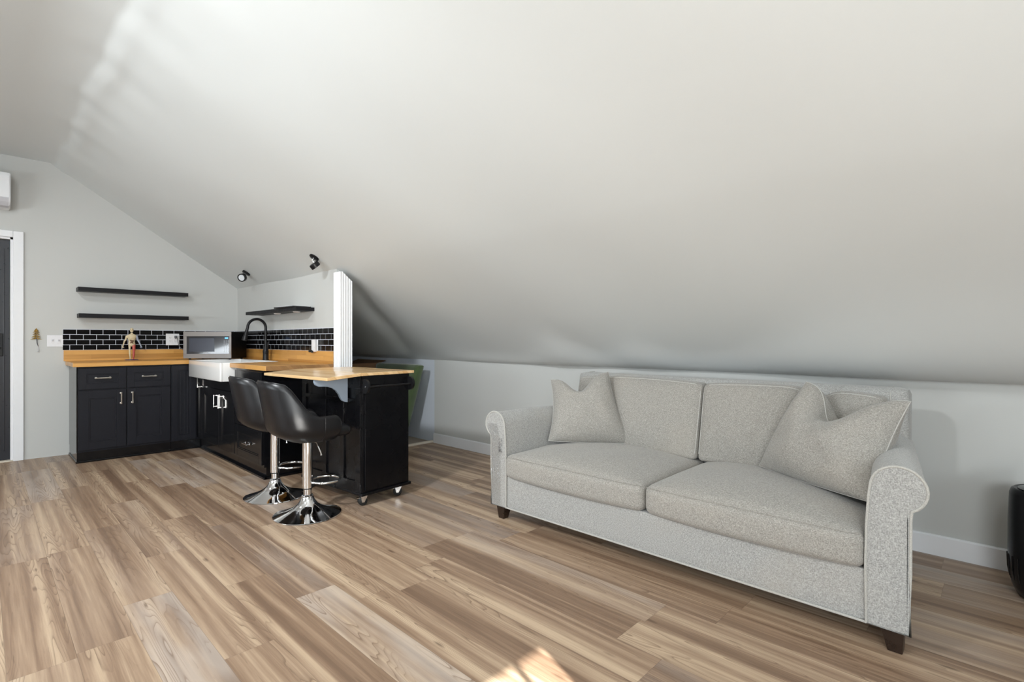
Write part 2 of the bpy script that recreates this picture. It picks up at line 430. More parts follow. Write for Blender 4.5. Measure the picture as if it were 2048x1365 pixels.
def gable(bm, X0, X1, holes):
    """wall slab between X0 and X1 with the roof profile; holes = (y0,y1,z0,z1)"""
    ycuts = sorted({YF, -1.48, .481, 2.144, YK} | {h[0] for h in holes} | {h[1] for h in holes})
    for a, b in zip(ycuts, ycuts[1:]):
        zc = [0]; hs = [h for h in holes if h[0] <= a+1e-6 and h[1] >= b-1e-6]
        segs = [(0, None)]
        if hs:
            h = hs[0]; segs = ([(0, h[2])] if h[2] > 0 else []) + [(h[3], None)]
        for z0, z1 in segs:
            za, zb = (roof(a)+.03, roof(b)+.03) if z1 is None else (z1, z1)
            prism(bm, [(a, z0), (b, z0), (b, zb), (a, za)], 'X', X0, X1)
DY0, DY1, DZ = -.70, .2066, 2.085      # door opening in the far gable
WY0, WY1, WZ0, WZ1 = -2.13, -.68, .85, 2.166
bm = nb(); gable(bm, XL-.12, XL, [(DY0, DY1, 0, DZ)]); struct('wall_left', bm, 'wall')
bm = nb(); gable(bm, XR, XR+.12, [(WY0, WY1, WZ0, WZ1)]); struct('wall_right', bm, 'wall')
bm = nb(); box(bm, -4.54, XR, YK, YK+.1, 0, .93); struct('wall_back', bm, 'wall')
bm = nb(); box(bm, XL, -4.54, YK, YK+.1, 0, .93); struct('wall_back', bm, 'primer')
bm = nb()
for a, b, c, d in ((XL, -3.3, 0, 1.56), (.1, XR, 0, 1.56), (-3.3, .1, 0, .8), (-3.3, .1, 1.52, 1.58)): box(bm, a, b, YF-.1, YF, c, d)
struct('wall_front', bm, 'wall')
# short kitchen wall, top follows the roof
bm = nb(); prism(bm, [(2.144, 0), (2.215, 0), (2.215, 1.705), (2.144, 1.752)], 'X', XL, -4.185); struct('wall_kitchen', bm, 'wall')
# fluted white casing that closes the end of the short wall
bm = nb()
def flutes(a, b, n, depth, w):
    """outline of a fluted board from a to b: list of (t, d)"""
    out = [(a, 0)]
    for i in range(n):
        c = a+(b-a)*(i+.5)/n; out += [(c-w, 0), (c-w*.55, -depth), (c+w*.55, -depth), (c+w, 0)]
    return out+[(b, 0)]
front = [(x, 2.117 - d*-1) for x, d in flutes(-4.185, -4.062, 5, .0045, .008)]
side = [(-4.062 + d, y) for y, d in flutes(2.117, 2.225, 5, .0045, .007)]
poly = [(x, y) for x, y in front] + side[1:] + [(-4.185, 2.225)]
front = [(x, 2.117 - d) for x, d in flutes(-4.185, -4.062, 5, .0045, .008)]
poly = front + side[1:] + [(-4.185, 2.225)]
prism(bm, poly, 'Z', 0, 1.8)
bmesh.ops.triangulate(bm, faces=[f for f in bm.faces if len(f.verts) > 4])
for v in bm.verts:
    if v.co.z > 1: v.co.z = 1.712 if v.co.y < 2.135 else 1.712-(v.co.y-2.135)*.85
struct('trim_1', bm, 'white')

bm = nb(); prism(bm, [(YK-.016, 0), (YK, 0), (YK, .105), (YK-.010, .105), (YK-.016, .098)], 'X', -4.54, XR); struct('baseboard_back', bm, 'white')
bm = nb(); box(bm, -4.585, -4.545, 2.25, YK, 0, .022, .003); struct('trim_2', bm, 'strip')
bm = nb(); box(bm, XL, -4.585, 2.215, YK, 0, .006); struct('floor', bm, 'subfloor')

# door in the far wall
def door():
    r = bpy.data.objects.new('door_1', None); C.objects.link(r); r.location = (XL, 0, 0); r['kind'] = 'structure'
    L = (XL, 0, 0)
    bm = nb()
    for a, b, c, d in ((DY1, DY1+.072, 0, DZ+.06), (DY0-.072, DY0, 0, DZ+.06), (DY0, DY1, DZ, DZ+.06)): box(bm, XL-.005, XL+.02, a, b, c, d, .004)
    obj('casing', bm, 'white', r, loc=L)
    bm = nb()
    for a, b, c, d in ((DY1-.018, DY1, 0, DZ), (DY0, DY0+.018, 0, DZ), (DY0, DY1, DZ-.018, DZ)): box(bm, XL-.12, XL, a, b, c, d)
    obj('jamb', bm, 'plastic', r, loc=L)
    bm = nb(); y1 = DY1-.02; y0 = DY0+.02; X0, X1 = XL-.075, XL-.035
    for a, b, c, d in ((y1-.115, y1, .012, 2.062), (y0, y0+.115, .012, 2.062), (y0+.115, y1-.115, .012, .27), (y0+.115, y1-.115, 1.93, 2.062), (y0+.115, y1-.115, 1.06, 1.12)):
        box(bm, X0, X1, a, b, c, d, .003)
    for a, b, c, d in ((y1-.045, y1-.035, .1, 1.98), (y1-.127, y1-.115, .27, 1.93)): box(bm, X1-.004, X1+.008, a, b, c, d, .002)
    leaf = obj('door_leaf', bm, 'doorblack', r, loc=L)
    bm = nb(); box(bm, X0+.015, X0+.022, y0+.115, y1-.115, .27, 1.06); box(bm, X0+.015, X0+.022, y0+.115, y1-.115, 1.12, 1.93); obj('pane', bm, 'doorglass', leaf)
    leaf.children[0].data.transform(Matrix.Translation((-XL, 0, 0)))
    bm = nb(); box(bm, X1, X1+.015, y1-.085, y1-.045, .98, 1.19, .004); tube(bm, [(X1+.01, y1-.065, 1.06), (X1+.055, y1-.065, 1.06), (X1+.055, y1-.16, 1.06)], .008)
    h = obj('handle', bm, 'matteblack', leaf); h.data.transform(Matrix.Translation((-XL, 0, 0)))
    bm = nb(); box(bm, XL-.12, XL+.02, DY0, DY1, 0, .012, .003); obj('sill', bm, 'strip', r, loc=L)
door()

# windows behind the camera
def window(name, axis, c, a0, a1, z0, z1, nv, nh, first=None):
    r = bpy.data.objects.new(name, None); C.objects.link(r); r['kind'] = 'structure'
    def B(bm, p0, p1, q0, q1, t0, t1):
        if axis == 'X': box(bm, c+t0, c+t1, p0, p1, q0, q1)
        else: box(bm, p0, p1, c+t0, c+t1, q0, q1)
    bm = nb(); f = .05
    for p0, p1, q0, q1 in ((a0-f, a0, z0-f, z1+f), (a1, a1+f, z0-f, z1+f), (a0, a1, z0-f, z0), (a0, a1, z1, z1+f)): B(bm, p0, p1, q0, q1, -.012, .0)
    for i in range(1, nv):
        t = a1-(a1-a0)*i/nv; B(bm, t-.011, t+.011, z0, z1, .04, .06)
    for i in range(1, nh):
        t = z0+(z1-z0)*i/nh; B(bm, a0, a1, t-.011, t+.011, .04, .06)
    obj('window_frame', bm, 'white', r)
    bm = nb(); B(bm, a0, a1, z0, z1, .048, .052); obj('pane', bm, 'winglass', r)
window('window_1', 'X', XR, WY0, WY1, WZ0, WZ1, 9, 3)
r = window('window_2', 'Y', YF-.1, -3.3, .1, .8, 1.52, 4, 1)

# ================================================================== KITCHEN
CT = .922                      # worktop height
XF = -6.10                     # cabinet faces on the far wall
YC = 1.585                     # cabinet faces on the short wall
def shaker(bm, axis, face, a0, a1, z0, z1, out, rail=.06, th=.018):
    """shaker door/drawer front standing proud of the face. axis X: face plane x=face, a = y"""
    d = out*th
    def B(p0, p1, q0, q1, t0, t1, bev=0):
        lo, hi = sorted((face+t0, face+t1))
        if axis == 'X': box(bm, lo, hi, p0, p1, q0, q1, bev)
        else: box(bm, p0, p1, lo, hi, q0, q1, bev)
    B(a0+rail-.002, a1-rail+.002, z0+rail-.002, z1-rail+.002, 0, d*.5)
    for p0, p1, q0, q1 in ((a0, a0+rail, z0, z1), (a1-rail, a1, z0, z1), (a0+rail, a1-rail, z0, z0+rail), (a0+rail, a1-rail, z1-rail, z1)):
        B(p0, p1, q0, q1, 0, d, .0015)
    # inner bead
    b = .010
    for p0, p1, q0, q1 in ((a0+rail, a0+rail+b, z0+rail, z1-rail), (a1-rail-b, a1-rail, z0+rail, z1-rail), (a0+rail+b, a1-rail-b, z0+rail, z0+rail+b), (a0+rail+b, a1-rail-b, z1-rail-b, z1-rail)):
        B(p0, p1, q0, q1, 0, d*.78, .001)
    return bm
def pull(axis, face, out, a, z, vertical, ln=.115):
    """square bar pull"""
    bm = nb(); s = .030*out; h = ln/2; w = .0055
    def B(p0, p1, q0, q1, t0, t1):
        lo, hi = sorted((face+t0, face+t1))
        if axis == 'X': box(bm, lo, hi, p0, p1, q0, q1, .0015)
        else: box(bm, p0, p1, lo, hi, q0, q1, .0015)
    if vertical:
        B(a-w, a+w, z-h, z+h, s*.7, s)
        for q in (-h+.004, h-.012): B(a-w, a+w, z+q, z+q+.009, 0, s*.8); B(a-.009, a+.009, z+q-.004, z+q+.013, 0, s*.12)
    else:
        B(a-h, a+h, z-w, z+w, s*.7, s)
        for q in (-h+.004, h-.012): B(a+q, a+q+.009, z-w, z+w, 0, s*.8); B(a+q-.004, a+q+.013, z-.009, z+.009, 0, s*.12)
    return bm
def knob_rel(o, L):
    o.data.transform(Matrix.Translation(-Vector(L)))
    return o

# far-wall base cabinet
L = (XF, .605, 0)
t = thing('base_cabinet', 'charcoal base cabinet with two drawers above two doors at the left end of the kitchen', 'cabinet', L)
bm = nb(); box(bm, XL+.002, XF, .612, 1.335, .095, CT-.04); obj('body', bm, 'black', t, loc=L)
bm = nb(); box(bm, XL+.002, XF+.004, .603, .612, .10, CT-.04, .001); obj('side_panel', bm, 'blackgloss', t, loc=L, label='glossy black side panel mirroring the wall')
bm = nb(); box(bm, XL+.002, XF-.004, .606, 1.335, .0, .098); box(bm, XL+.002, XF+.010, .598, 1.335, 0, .018, .004); obj('toe_kick', bm, 'blackgloss', t, loc=L)
fy = [(.618, .968), (.976, 1.328)]
for i, (a, b) in enumerate(fy):
    d = obj('drawer', shaker(nb(), 'X', XF, a, b, .672, .868, 1, .055), 'black', t, loc=L)
    obj('handle', pull('X', XF+.014, 1, (a+b)/2, .775, False, .12), 'steel', d, loc=L)
    d = obj('door', shaker(nb(), 'X', XF, a, b, .115, .660, 1, .072), 'black', t, loc=L)
    obj('handle', pull('X', XF+.016, 1, b-.04 if i == 0 else a+.04, .575, True, .11), 'steel', d, loc=L)
# corner cabinet
L = (XF, 1.34, 0)
t = thing('corner_cabinet', 'narrow black corner cabinet with a ribbed door between base cabinet and sink', 'cabinet', L)
bm = nb(); box(bm, XL+.002, XF, 1.338, 2.14, .095, CT-.04); obj('body', bm, 'black', t, loc=L)
bm = nb(); shaker(bm, 'X', XF, 1.345, 1.558, .105, .870, 1, .05)
for q in (1.425, 1.455, 1.485): box(bm, XF+.006, XF+.013, q-.004, q+.004, .17, .80, .002)
obj('door', bm, 'black', t, loc=L)
bm = nb(); box(bm, XL+.002, XF-.004, 1.338, 2.14, 0, .098); box(bm, XF-.01, XF+.010, 1.338, YC, 0, .018, .004); obj('toe_kick', bm, 'blackgloss', t, loc=L)
# sink cabinet
L = (-5.5, YC, 0)
t = thing('sink_cabinet', 'black gloss cabinet with two doors and a narrow pull-out under the white sink', 'cabinet', L)
bm = nb(); box(bm, XF+.002, -4.953, YC, 2.14, .095, .745); obj('body', bm, 'blackgloss', t, loc=L)
bm = nb(); box(bm, XF+.02, -4.953, YC+.02, 2.14, 0, .098); box(bm, XF+.012, -4.953, YC-.004, YC+.02, 0, .02, .004); obj('toe_kick', bm, 'blackgloss', t, loc=L)
d = obj('pull_out_door', shaker(nb(), 'Y', YC, -6.085, -5.915, .115, .735, -1, .045), 'blackgloss', t, loc=L)
obj('handle', pull('Y', YC-.016, -1, -5.985, .70, True, .12), 'chrome', d, loc=L)
d = obj('door', shaker(nb(), 'Y', YC, -5.905, -5.382, .115, .655, -1, .07), 'blackgloss', t, loc=L)
obj('handle', pull('Y', YC-.016, -1, -5.455, .545, True, .12), 'chrome', d, loc=L)
d = obj('door', shaker(nb(), 'Y', YC, -5.374, -4.957, .115, .655, -1, .07), 'blackgloss', t, loc=L)
obj('handle', pull('Y', YC-.016, -1, -5.325, .545, True, .12), 'chrome', d, loc=L)
bm = nb(); box(bm, -5.905, -4.957, YC-.016, YC, .665, .74, .002); obj('rail', bm, 'blackgloss', t, loc=L)
# drawer cabinet
L = (-4.63, YC, 0)
t = thing('drawer_cabinet', 'black gloss cabinet with stacked drawers behind the bar stools, right of the sink', 'cabinet', L)
bm = nb(); box(bm, -4.950, -4.305, YC, 2.14, .095, CT-.042); obj('body', bm, 'blackgloss', t, loc=L)
bm = nb(); box(bm, -4.950, -4.315, YC+.02, 2.14, 0, .098); box(bm, -4.95, -4.295, YC-.006, YC+.02, 0, .02, .004); box(bm, -4.315, -4.295, YC, 2.14, 0, .02, .004); obj('toe_kick', bm, 'blackgloss', t, loc=L)
for z0, z1 in ((.115, .385), (.395, .66), (.67, .865)):
    d = obj('drawer', shaker(nb(), 'Y', YC, -4.94, -4.315, z0, z1, -1, .065), 'blackgloss', t, loc=L)
    obj('handle', pull('Y', YC-.016, -1, -4.63, (z0+z1)/2, False, .11), 'chrome', d, loc=L)

# worktop (L-shaped) with wooden upstands
SX0, SX1, SY0, SY1 = -6.02, -5.03, 1.475, 1.985
L = (XL, 2.144, CT)
t = thing('countertop', 'honey-coloured L-shaped butcher block countertop over the black cabinets', 'countertop', L)
bm = nb(); box(bm, XL+.001, -6.065, .575, 2.142, CT-.04, CT, .004); obj('worktop', bm, 'counterY', t, loc=L)
bm = nb(); box(bm, -6.0655, -6.022, 1.553, 2.142, CT-.04, CT, .002); box(bm, -6.022, -5.028, SY1+.002, 2.142, CT-.04, CT, .002); box(bm, -5.028, -4.192, 1.553, 2.142, CT-.04, CT, .004)
obj('worktop', bm, 'counterX', t, loc=L)
bm = nb(); box(bm, -4.192, -4.187, 1.556, 2.116, CT-.039, CT-.001, .001); obj('end_grain', bm, 'rawedge', t, loc=L, label='rough brown end grain of the worktop')
bm = nb(); box(bm, XL+.001, XL+.022, .561, 2.142, CT, 1.030, .002); obj('upstand', bm, 'counterY', t, loc=L)
bm = nb(); box(bm, XL+.022, -4.215, 2.122, 2.143, CT, 1.030, .002); obj('upstand', bm, 'counterX', t, loc=L)

# black subway tiles
def tiles(axis, a0, a1, wall, out, label):
    o_ = (wall, a0, 1.03) if axis == 'X' else (a0, wall, 1.03)
    bm = nb(); z0, z1 = 1.030, 1.236; rows = 4; rh = (z1-z0)/rows; g_ = .0050
    def B(p0, p1, q0, q1, t0, t1, mi, bev=0):
        lo, hi = sorted((wall+out*t0, wall+out*t1))
        if axis == 'X': box(bm, lo, hi, p0, p1, q0, q1, bev, mi, 1)
        else: box(bm, p0, p1, lo, hi, q0, q1, bev, mi, 1)
    B(a0, a1, z0, z1+.003, .0, .006, 0)
    pitch = .1035
    for r in range(rows):
        p = a0 - (pitch/2 if r % 2 == 0 else 0) if axis == 'X' else a0 - (pitch/2 if r % 2 else 0)
        if axis == 'X' and r == 3: p = a0
        while p < a1:
            lo, hi = max(a0, p+g_/2), min(a1, p+pitch-g_/2)
            if hi-lo > .006: B(lo, hi, z0+r*rh+g_/2, z0+(r+1)*rh-g_/2, .004, .0085, 1, .0012)
            p += pitch
    o = obj('tile_backsplash', bm, ['grout', 'tile'], loc=o_)
    setp(o, label, 'backsplash')
tiles('X', .556, 2.136, XL, 1, 'black subway tile backsplash on the far wall behind the microwave and figurine')
tiles('Y', XL+.01, -4.19, 2.144, -1, 'black tile backsplash on the short wall behind the faucet')

# farmhouse sink
L = ((SX0+SX1)/2, SY0, .755)
bm = nb(); w_ = .022; zt = CT+.004; zb = .755; mid = (SX0+SX1)/2+.05
box(bm, SX0, SX1, SY0, SY0+.03, zb, zt, .009, 0, 3)
for a, b, c, d in ((SX0, SX0+w_, SY0+.02, SY1), (SX1-w_, SX1, SY0+.02, SY1), (SX0, SX1, SY1-w_, SY1)): box(bm, a, b, c, d, zb, zt, .006)
box(bm, mid-.012, mid+.012, SY0+.02, SY1-.01, zb, zt-.03, .006)
box(bm, SX0+.01, SX1-.01, SY0+.01, SY1-.01, zb, zb+.03)
o = obj('farmhouse_sink', bm, 'ceramic', smooth=True, loc=L); setp(o, 'white fireclay apron-front farmhouse sink set in the wooden countertop', 'sink')
for q in (SX0+.27, SX1-.24):
    bm = nb(); lathe(bm, [(0, .006), (.035, .006), (.042, .002), (.042, 0)], 20, Matrix.Translation((q, (SY0+SY1)/2, zb+.03))); obj('drain', bm, 'chrome', o, smooth=True, loc=L)

# faucet
fx, fy_ = -5.54, 2.055
t = thing('faucet', 'matte black gooseneck kitchen faucet behind the white sink', 'faucet', (fx, fy_, CT))
bm = nb(); lathe(bm, [(0, 0), (.030, 0), (.031, .006), (.028, .012), (.027, .07), (.030, .085), (.028, .10), (.019, .125), (.017, .14), (0, .14)], 24); obj('base', bm, 'matteblack', t, smooth=True)
bm = nb(); R = .088; zc = .335
pts = [(0, 0, .13), (0, 0, .2), (0, 0, .28)] + [tuple(p) for p in arc((0, -R, zc), R, 0, PI*1.0, 20, 'YZ')]
pts += [(0, -2*R-.008, zc-.03)]
tube(bm, pts, .0135, 14); obj('spout', bm, 'matteblack', t, smooth=True)
bm = nb(); d = Vector((0, -.22, -1)).normalized(); p0 = Vector((0, -2*R-.006, zc-.02))
tube(bm, [p0, p0+d*.02, p0+d*.05, p0+d*.10, p0+d*.115], [.015, .0165, .018, .027, .026], 18); obj('spray_head', bm, 'matteblack', t, smooth=True)
bm = nb(); tube(bm, [(.02, 0, .085), (.05, -.005, .085)], .012, 12); tube(bm, [(.045, -.005, .085), (.06, -.006, .10), (.075, -.006, .15), (.08, -.006, .185)], [.010, .009, .007, .006], 10); obj('lever', bm, 'matteblack', t, smooth=True)

# microwave (set diagonally in the corner). local: front at y=0 facing -y
ang = math.radians(133.96-90)
F = Vector((math.cos(math.radians(133.96)), math.sin(math.radians(133.96)), 0)); Rr = Vector((F.y, -F.x, 0))
P0 = F*5.45 + Rr*(-3.245)
t = thing('microwave', 'stainless steel countertop microwave with black door set across the kitchen corner', 'microwave', (P0.x, P0.y, CT), ang)
mw, mh, md = .255, .298, .325
bm = nb(); box(bm, -mw+.003, mw-.003, .012, md, .012, mh-.002, .004)
for sx in (-1, 1):
    for y in (.05, md-.04): lathe(bm, [(0, 0), (.012, 0), (.012, .013), (0, .013)], 12, Matrix.Translation((sx*(mw-.04), y, 0)))
obj('case', bm, 'mwcase', t)
bm = nb()
for a, b, c, d in ((-mw, mw, mh-.05, mh), (-mw, mw, .012, .062), (-mw, -mw+.035, .062, mh-.05), (mw-.022, mw, .062, mh-.05)): box(bm, a, b, 0, .014, c, d, .002)
obj('front_frame', bm, 'mwsteel', t)
bm = nb(); box(bm, -mw+.035, mw-.022, .003, .013, .062, mh-.05); d = obj('door', bm, 'mwglass', t, label='black glass microwave door')
bm = nb(); box(bm, -mw+.062, .075, .0015, .003, .085, mh-.07); obj('viewing_window', bm, 'mwwindow', d)
bm = nb(); box(bm, mw-.068, mw-.034, .0012, .003, mh-.075, mh-.062, .0004); obj('display', bm, 'display', t, label='lit blue clock display')
bm = nb()
for r in range(11):
    for c in range(3):
        if r in (4, 5) and c == 0: continue
        box(bm, mw-.080+c*.023, mw-.080+c*.023+.010, .0014, .003, mh-.095-r*.0125, mh-.095-r*.0125+.003)
obj('keypad', bm, 'legend', t)
bm = nb()
tc_ = bpy.data.curves.new('maker_lettering', 'FONT'); tc_.body = 'SAMSUNG'; tc_.size = .0125; tc_.align_x = 'CENTER'; tc_.extrude = .0004; tc_.space_character = 1.1
to_ = bpy.data.objects.new('maker_lettering', tc_); me_ = bpy.data.meshes.new_from_object(to_); bm.from_mesh(me_)
bpy.data.objects.remove(to_); bpy.data.curves.remove(tc_)
bmesh.ops.transform(bm, matrix=Matrix.Translation((-.015, .0022, .0685)) @ Matrix.Rotation(PI/2, 4, 'X'), verts=bm.verts)
obj('maker_lettering', bm, 'legend', t)

# wall shelves
def shelf(name, x0, x1, y0, y1, z0, z1, label, group):
    bm = nb(); L = ((x0+x1)/2, (y0+y1)/2, z0); box(bm, x0, x1, y0, y1, z0, z1, .0015)
    o = obj(name, bm, 'shelf', loc=L); setp(o, label, 'shelf', group); return o
grp = 'black floating shelves on the far wall'
shelf('floating_shelf', XL, -6.50, .656, 1.590, 1.612, 1.650, 'upper black floating shelf on the far wall above the counter', grp)
shelf('floating_shelf', XL, -6.50, .662, 1.594, 1.352, 1.391, 'lower black floating shelf on the far wall, just above the tiles', grp)
sh = thing('floating_shelf', 'black floating shelf on the short wall above the faucet, with puck lights beneath', 'shelf', (-5.24, 2.144, 1.397))
bm = nb(); box(bm, -5.875, -4.609, 1.972, 2.144, 1.397, 1.430, .0015); obj('board', bm, 'shelf', sh, loc=sh.location)
for q in (-5.25, -4.80):
    bm = nb(); lathe(bm, [(0, -.009), (.026, -.009), (.033, -.003), (.034, 0), (0, 0)], 24, Matrix.Translation((q+5.24, -.085, 0)))
    obj('puck_light', bm, 'plastic', sh, smooth=True, label='small round white light')
t = thing('picture_frame', 'thin black frame lying flat on the shelf above the faucet', 'picture frame', (-4.86, 2.06, 1.430), .06)
bm = nb(); box(bm, -.19, .19, -.105, .07, 0, .012, .002); obj('frame', bm, 'book', t)
bm = nb(); box(bm, -.175, .18, -.095, .065, .012, .016); obj('mat_board', bm, 'page', t)

# wall plates
def plate(name, label, cat, loc, rz, w, h, kind):
    """local: wall plane y=0, plate towards -y"""
    t = thing(name, label, cat, loc, rz)
    bm = nb(); box(bm, -w/2, w/2, -.007, 0, -h/2, h/2, .0025); obj('cover_plate', bm, 'plastic', t)
    n = 2 if w > .1 else 1
    for i in range(n):
        x = (i-(n-1)/2)*.046
        if kind == 'switch':
            bm = nb(); box(bm, x-.012, x+.012, -.0095, -.006, -.022, .022, .001); e = obj('switch_surround', bm, 'plastic', t)
            bm = nb(); box(bm, x-.005, x+.005, -.018, -.008, -.002, .014, .002); obj('toggle', bm, 'acgrey', e)
        else:
            bm = nb(); box(bm, x-.017, x+.017, -.0095, -.006, -.034, .034, .001); e = obj('receptacle', bm, 'plastic', t)
            bm = nb()
            for q in (-.018, .018):
                box(bm, x-.0075, x-.005, -.0102, -.009, q-.002, q+.006); box(bm, x+.005, x+.0075, -.0102, -.009, q-.002, q+.006); lathe(bm, [(0, 0), (.0022, 0), (.0022, .0012), (0, .0012)], 8, Matrix.Translation((x, -.009, q-.009)) @ Matrix.Rotation(PI/2, 4, 'X'))
            obj('slots', bm, 'cord', e)
    return t
plate('light_switch', 'white double toggle light switch plate beside the left end of the tiles', 'light switch', (XL+.0005, .5035, 1.120), PI/2, .124, .114, 'switch')
plate('wall_outlet', 'white double outlet on the tiles left of the microwave', 'outlet', (XL+.009, 1.4735, 1.137), PI/2, .126, .128, 'outlet')
t = plate('wall_outlet', 'white outlet on the tiles of the short wall near the fluted post', 'outlet', (-4.549, 2.135, 1.075), 0, .072, .118, 'outlet')
bm = nb(); box(bm, -.030, .030, -.035, -.009, -.052, .058, .003); obj('plug_in_adapter', bm, 'plastic', t)
bm = nb(); box(bm, -.032, -.008, -.062, -.034, -.058, -.036, .003); box(bm, -.006, .012, -.05, -.034, -.062, -.044, .003); obj('plug', bm, 'rubber', t)
bm = nb(); q = [(XL+.022, 1.50, 1.165), (XL+.05, 1.508, 1.155), (XL+.06, 1.515, 1.11), (XL+.05, 1.53, 1.06), (XL+.05, 1.58, 1.01), (-6.545, 1.655, .975), (-6.525, 1.70, .965)]
pts = []
for i in range(len(q)-1):
    for k in range(6):
        a = k/6; p0 = Vector(q[max(i-1, 0)]); p1 = Vector(q[i]); p2 = Vector(q[i+1]); p3 = Vector(q[min(i+2, len(q)-1)])
        pts.append(.5*((2*p1)+(p2-p0)*a+(2*p0-5*p1+4*p2-p3)*a*a+(3*p1-p0-3*p2+p3)*a**3))
tube(bm, pts, .0035, 8); box(bm, XL+.0187, XL+.045, 1.488, 1.512, 1.15, 1.178, .003)
setp(obj('power_cord', bm, 'cord', smooth=True, loc=(XL+.02, 1.5, 1.16)), 'grey power cord plugged in beside the microwave', 'cord')

# brass fir-twig ornament
t = thing('wall_ornament', 'small gold fir tree shaped ornament hanging on the wall beside the door', 'wall ornament', (XL+.004, .365, 1.13), PI/2)
bm = nb()
for i, (z, w) in enumerate(((.094, .018), (.078, .026), (.058, .027), (.034, .036), (.012, .043))):
    for s_ in (-1, 1):
        a = bm.verts.new((0, -.016, z+.020)); b = bm.verts.new((s_*w, -.006, z-.008)); c = bm.verts.new((s_*w*.45, -.018, z+.001)); d = bm.verts.new((0, -.006, z-.004)); e = bm.verts.new((s_*w*.45, -.008, z+.007))
        for tr in ((a, e, c), (e, b, c), (a, c, d), (a, d, e), (e, d, b), (b, d, c)): bm.faces.new(tr)
obj('foliage', bm, 'gold', t)
bm = nb(); tube(bm, [(0, -.008, .10), (.002, -.01, .03), (.006, -.008, -.03), (.014, -.004, -.062)], [.002, .003, .004, .002], 8); obj('stem', bm, 'cord', t, smooth=True)
bm = nb(); tube(bm, [(.014, -.005, -.062), (.016, -.012, -.095), (.012, -.014, -.112), (.006, -.010, -.108)], .0025, 8); obj('hook', bm, 'acgrey', t, smooth=True)

# anatomy figurine on the counter
def figure():
    t = thing('anatomy_figurine', 'small anatomy model figurine, half skeleton half red muscle, standing on the countertop', 'figurine', (-6.545, 1.088, CT), PI/2-.15)
    bm = nb(); lathe(bm, [(0, 0), (.058, 0), (.060, .004), (.055, .007), (0, .007)], 32); obj('base_disc', bm, 'bluebase', t, smooth=True)
    def chain(name, pts, rad, mat, parent=t):
        bm = nb(); P = []; Rr_ = []
        for (a, ra), (b, rb) in zip(zip(pts, rad), zip(pts[1:], rad[1:])):
            for k in range(4): P.append(Vector(a).lerp(Vector(b), k/4)); Rr_.append(ra+(rb-ra)*k/4)
        P.append(Vector(pts[-1])); Rr_.append(rad[-1]); tube(bm, P, Rr_, 10); return obj(name, bm, mat, parent, smooth=True)
    # torso: front opening shows ribs and organs
    bm = nb(); lathe(bm, [(0, .150), (.024, .152), (.031, .165), (.027, .185), (.026, .200), (.035, .225), (.041, .245), (.040, .258), (.022, .268), (.010, .274), (.009, .285), (0, .286)], 20, None, 0, 1, .55)
    torso = obj('torso', bm, 'bone', t, smooth=True)
    bm = nb()
    for z, r in ((.232, .036), (.222, .034), (.212, .031)): tube(bm, [tuple(p) for p in arc((0, -.002, z), r, PI*1.05, PI*1.95, 14, 'XY')], .0022, 6)
    for v in bm.verts: v.co.y *= .62
    obj('ribs', bm, 'bone', torso, smooth=True)
    bm = nb()
    for x, z, r in ((-.006, .205, .011), (.008, .198, .011), (0, .185, .012), (-.008, .178, .008), (.008, .176, .008)):
        bmesh.ops.create_icosphere(bm, subdivisions=2, radius=r, matrix=Matrix.Translation((x, -.011, z)))
    obj('organs', bm, 'organ', torso, smooth=True)
    bm = nb(); bmesh.ops.create_icosphere(bm, subdivisions=3, radius=.0185, matrix=Matrix.Translation((0, 0, .312)) @ Matrix.Diagonal((.88, 1.0, 1.22, 1)))
    box(bm, -.010, .010, -.016, .004, .289, .301, .004)
    h = obj('skull', bm, 'bone', t, smooth=True)
    bm = nb()
    for s in (-1, 1): bmesh.ops.create_icosphere(bm, subdivisions=2, radius=.0042, matrix=Matrix.Translation((s*.0065, -.0165, .314)))
    bmesh.ops.create_icosphere(bm, subdivisions=1, radius=.0022, matrix=Matrix.Translation((0, -.0185, .305)))
    obj('eye_sockets', bm, 'organ', h, smooth=True)
    chain('pelvis', [(-.022, 0, .158), (0, -.002, .148), (.022, 0, .158)], [.009, .008, .009], 'bone')
    chain('arm', [(-.040, 0, .252), (-.052, 0, .205), (-.060, -.004, .200), (-.072, -.010, .150), (-.078, -.012, .135)], [.010, .007, .0075, .005, .007], 'bone')
    chain('arm', [(.040, 0, .252), (.052, 0, .205), (.058, -.004, .198), (.074, -.010, .152), (.082, -.012, .138)], [.012, .009, .009, .006, .008], 'clearish').__setitem__('label', 'clear grey plastic arm')
    chain('leg', [(-.018, 0, .155), (-.017, -.002, .090), (-.016, -.004, .080), (-.013, 0, .020), (-.013, -.014, .010)], [.011, .007, .009, .005, .006], 'bone')
    chain('leg', [(.018, 0, .158), (.018, -.002, .120), (.018, -.002, .085), (.017, 0, .055), (.014, 0, .020), (.016, -.014, .011)], [.015, .014, .010, .011, .006, .007], 'muscle').__setitem__('label', 'red muscled leg')
    for x in (-.076, .080):
        bm = nb()
        for k in range(4): tube(bm, [(x+(k-1.5)*.0035, -.012, .140), (x+(k-1.5)*.0045, -.015, .122+abs(k-1.5)*.003)], [.002, .0012], 6)
        tube(bm, [(x-.004*(1 if x > 0 else -1), -.012, .142), (x-.012*(1 if x > 0 else -1), -.016, .130)], [.002, .0013], 6)
        obj('hand', bm, 'bone' if x < 0 else 'clearish', t, smooth=True)
figure()

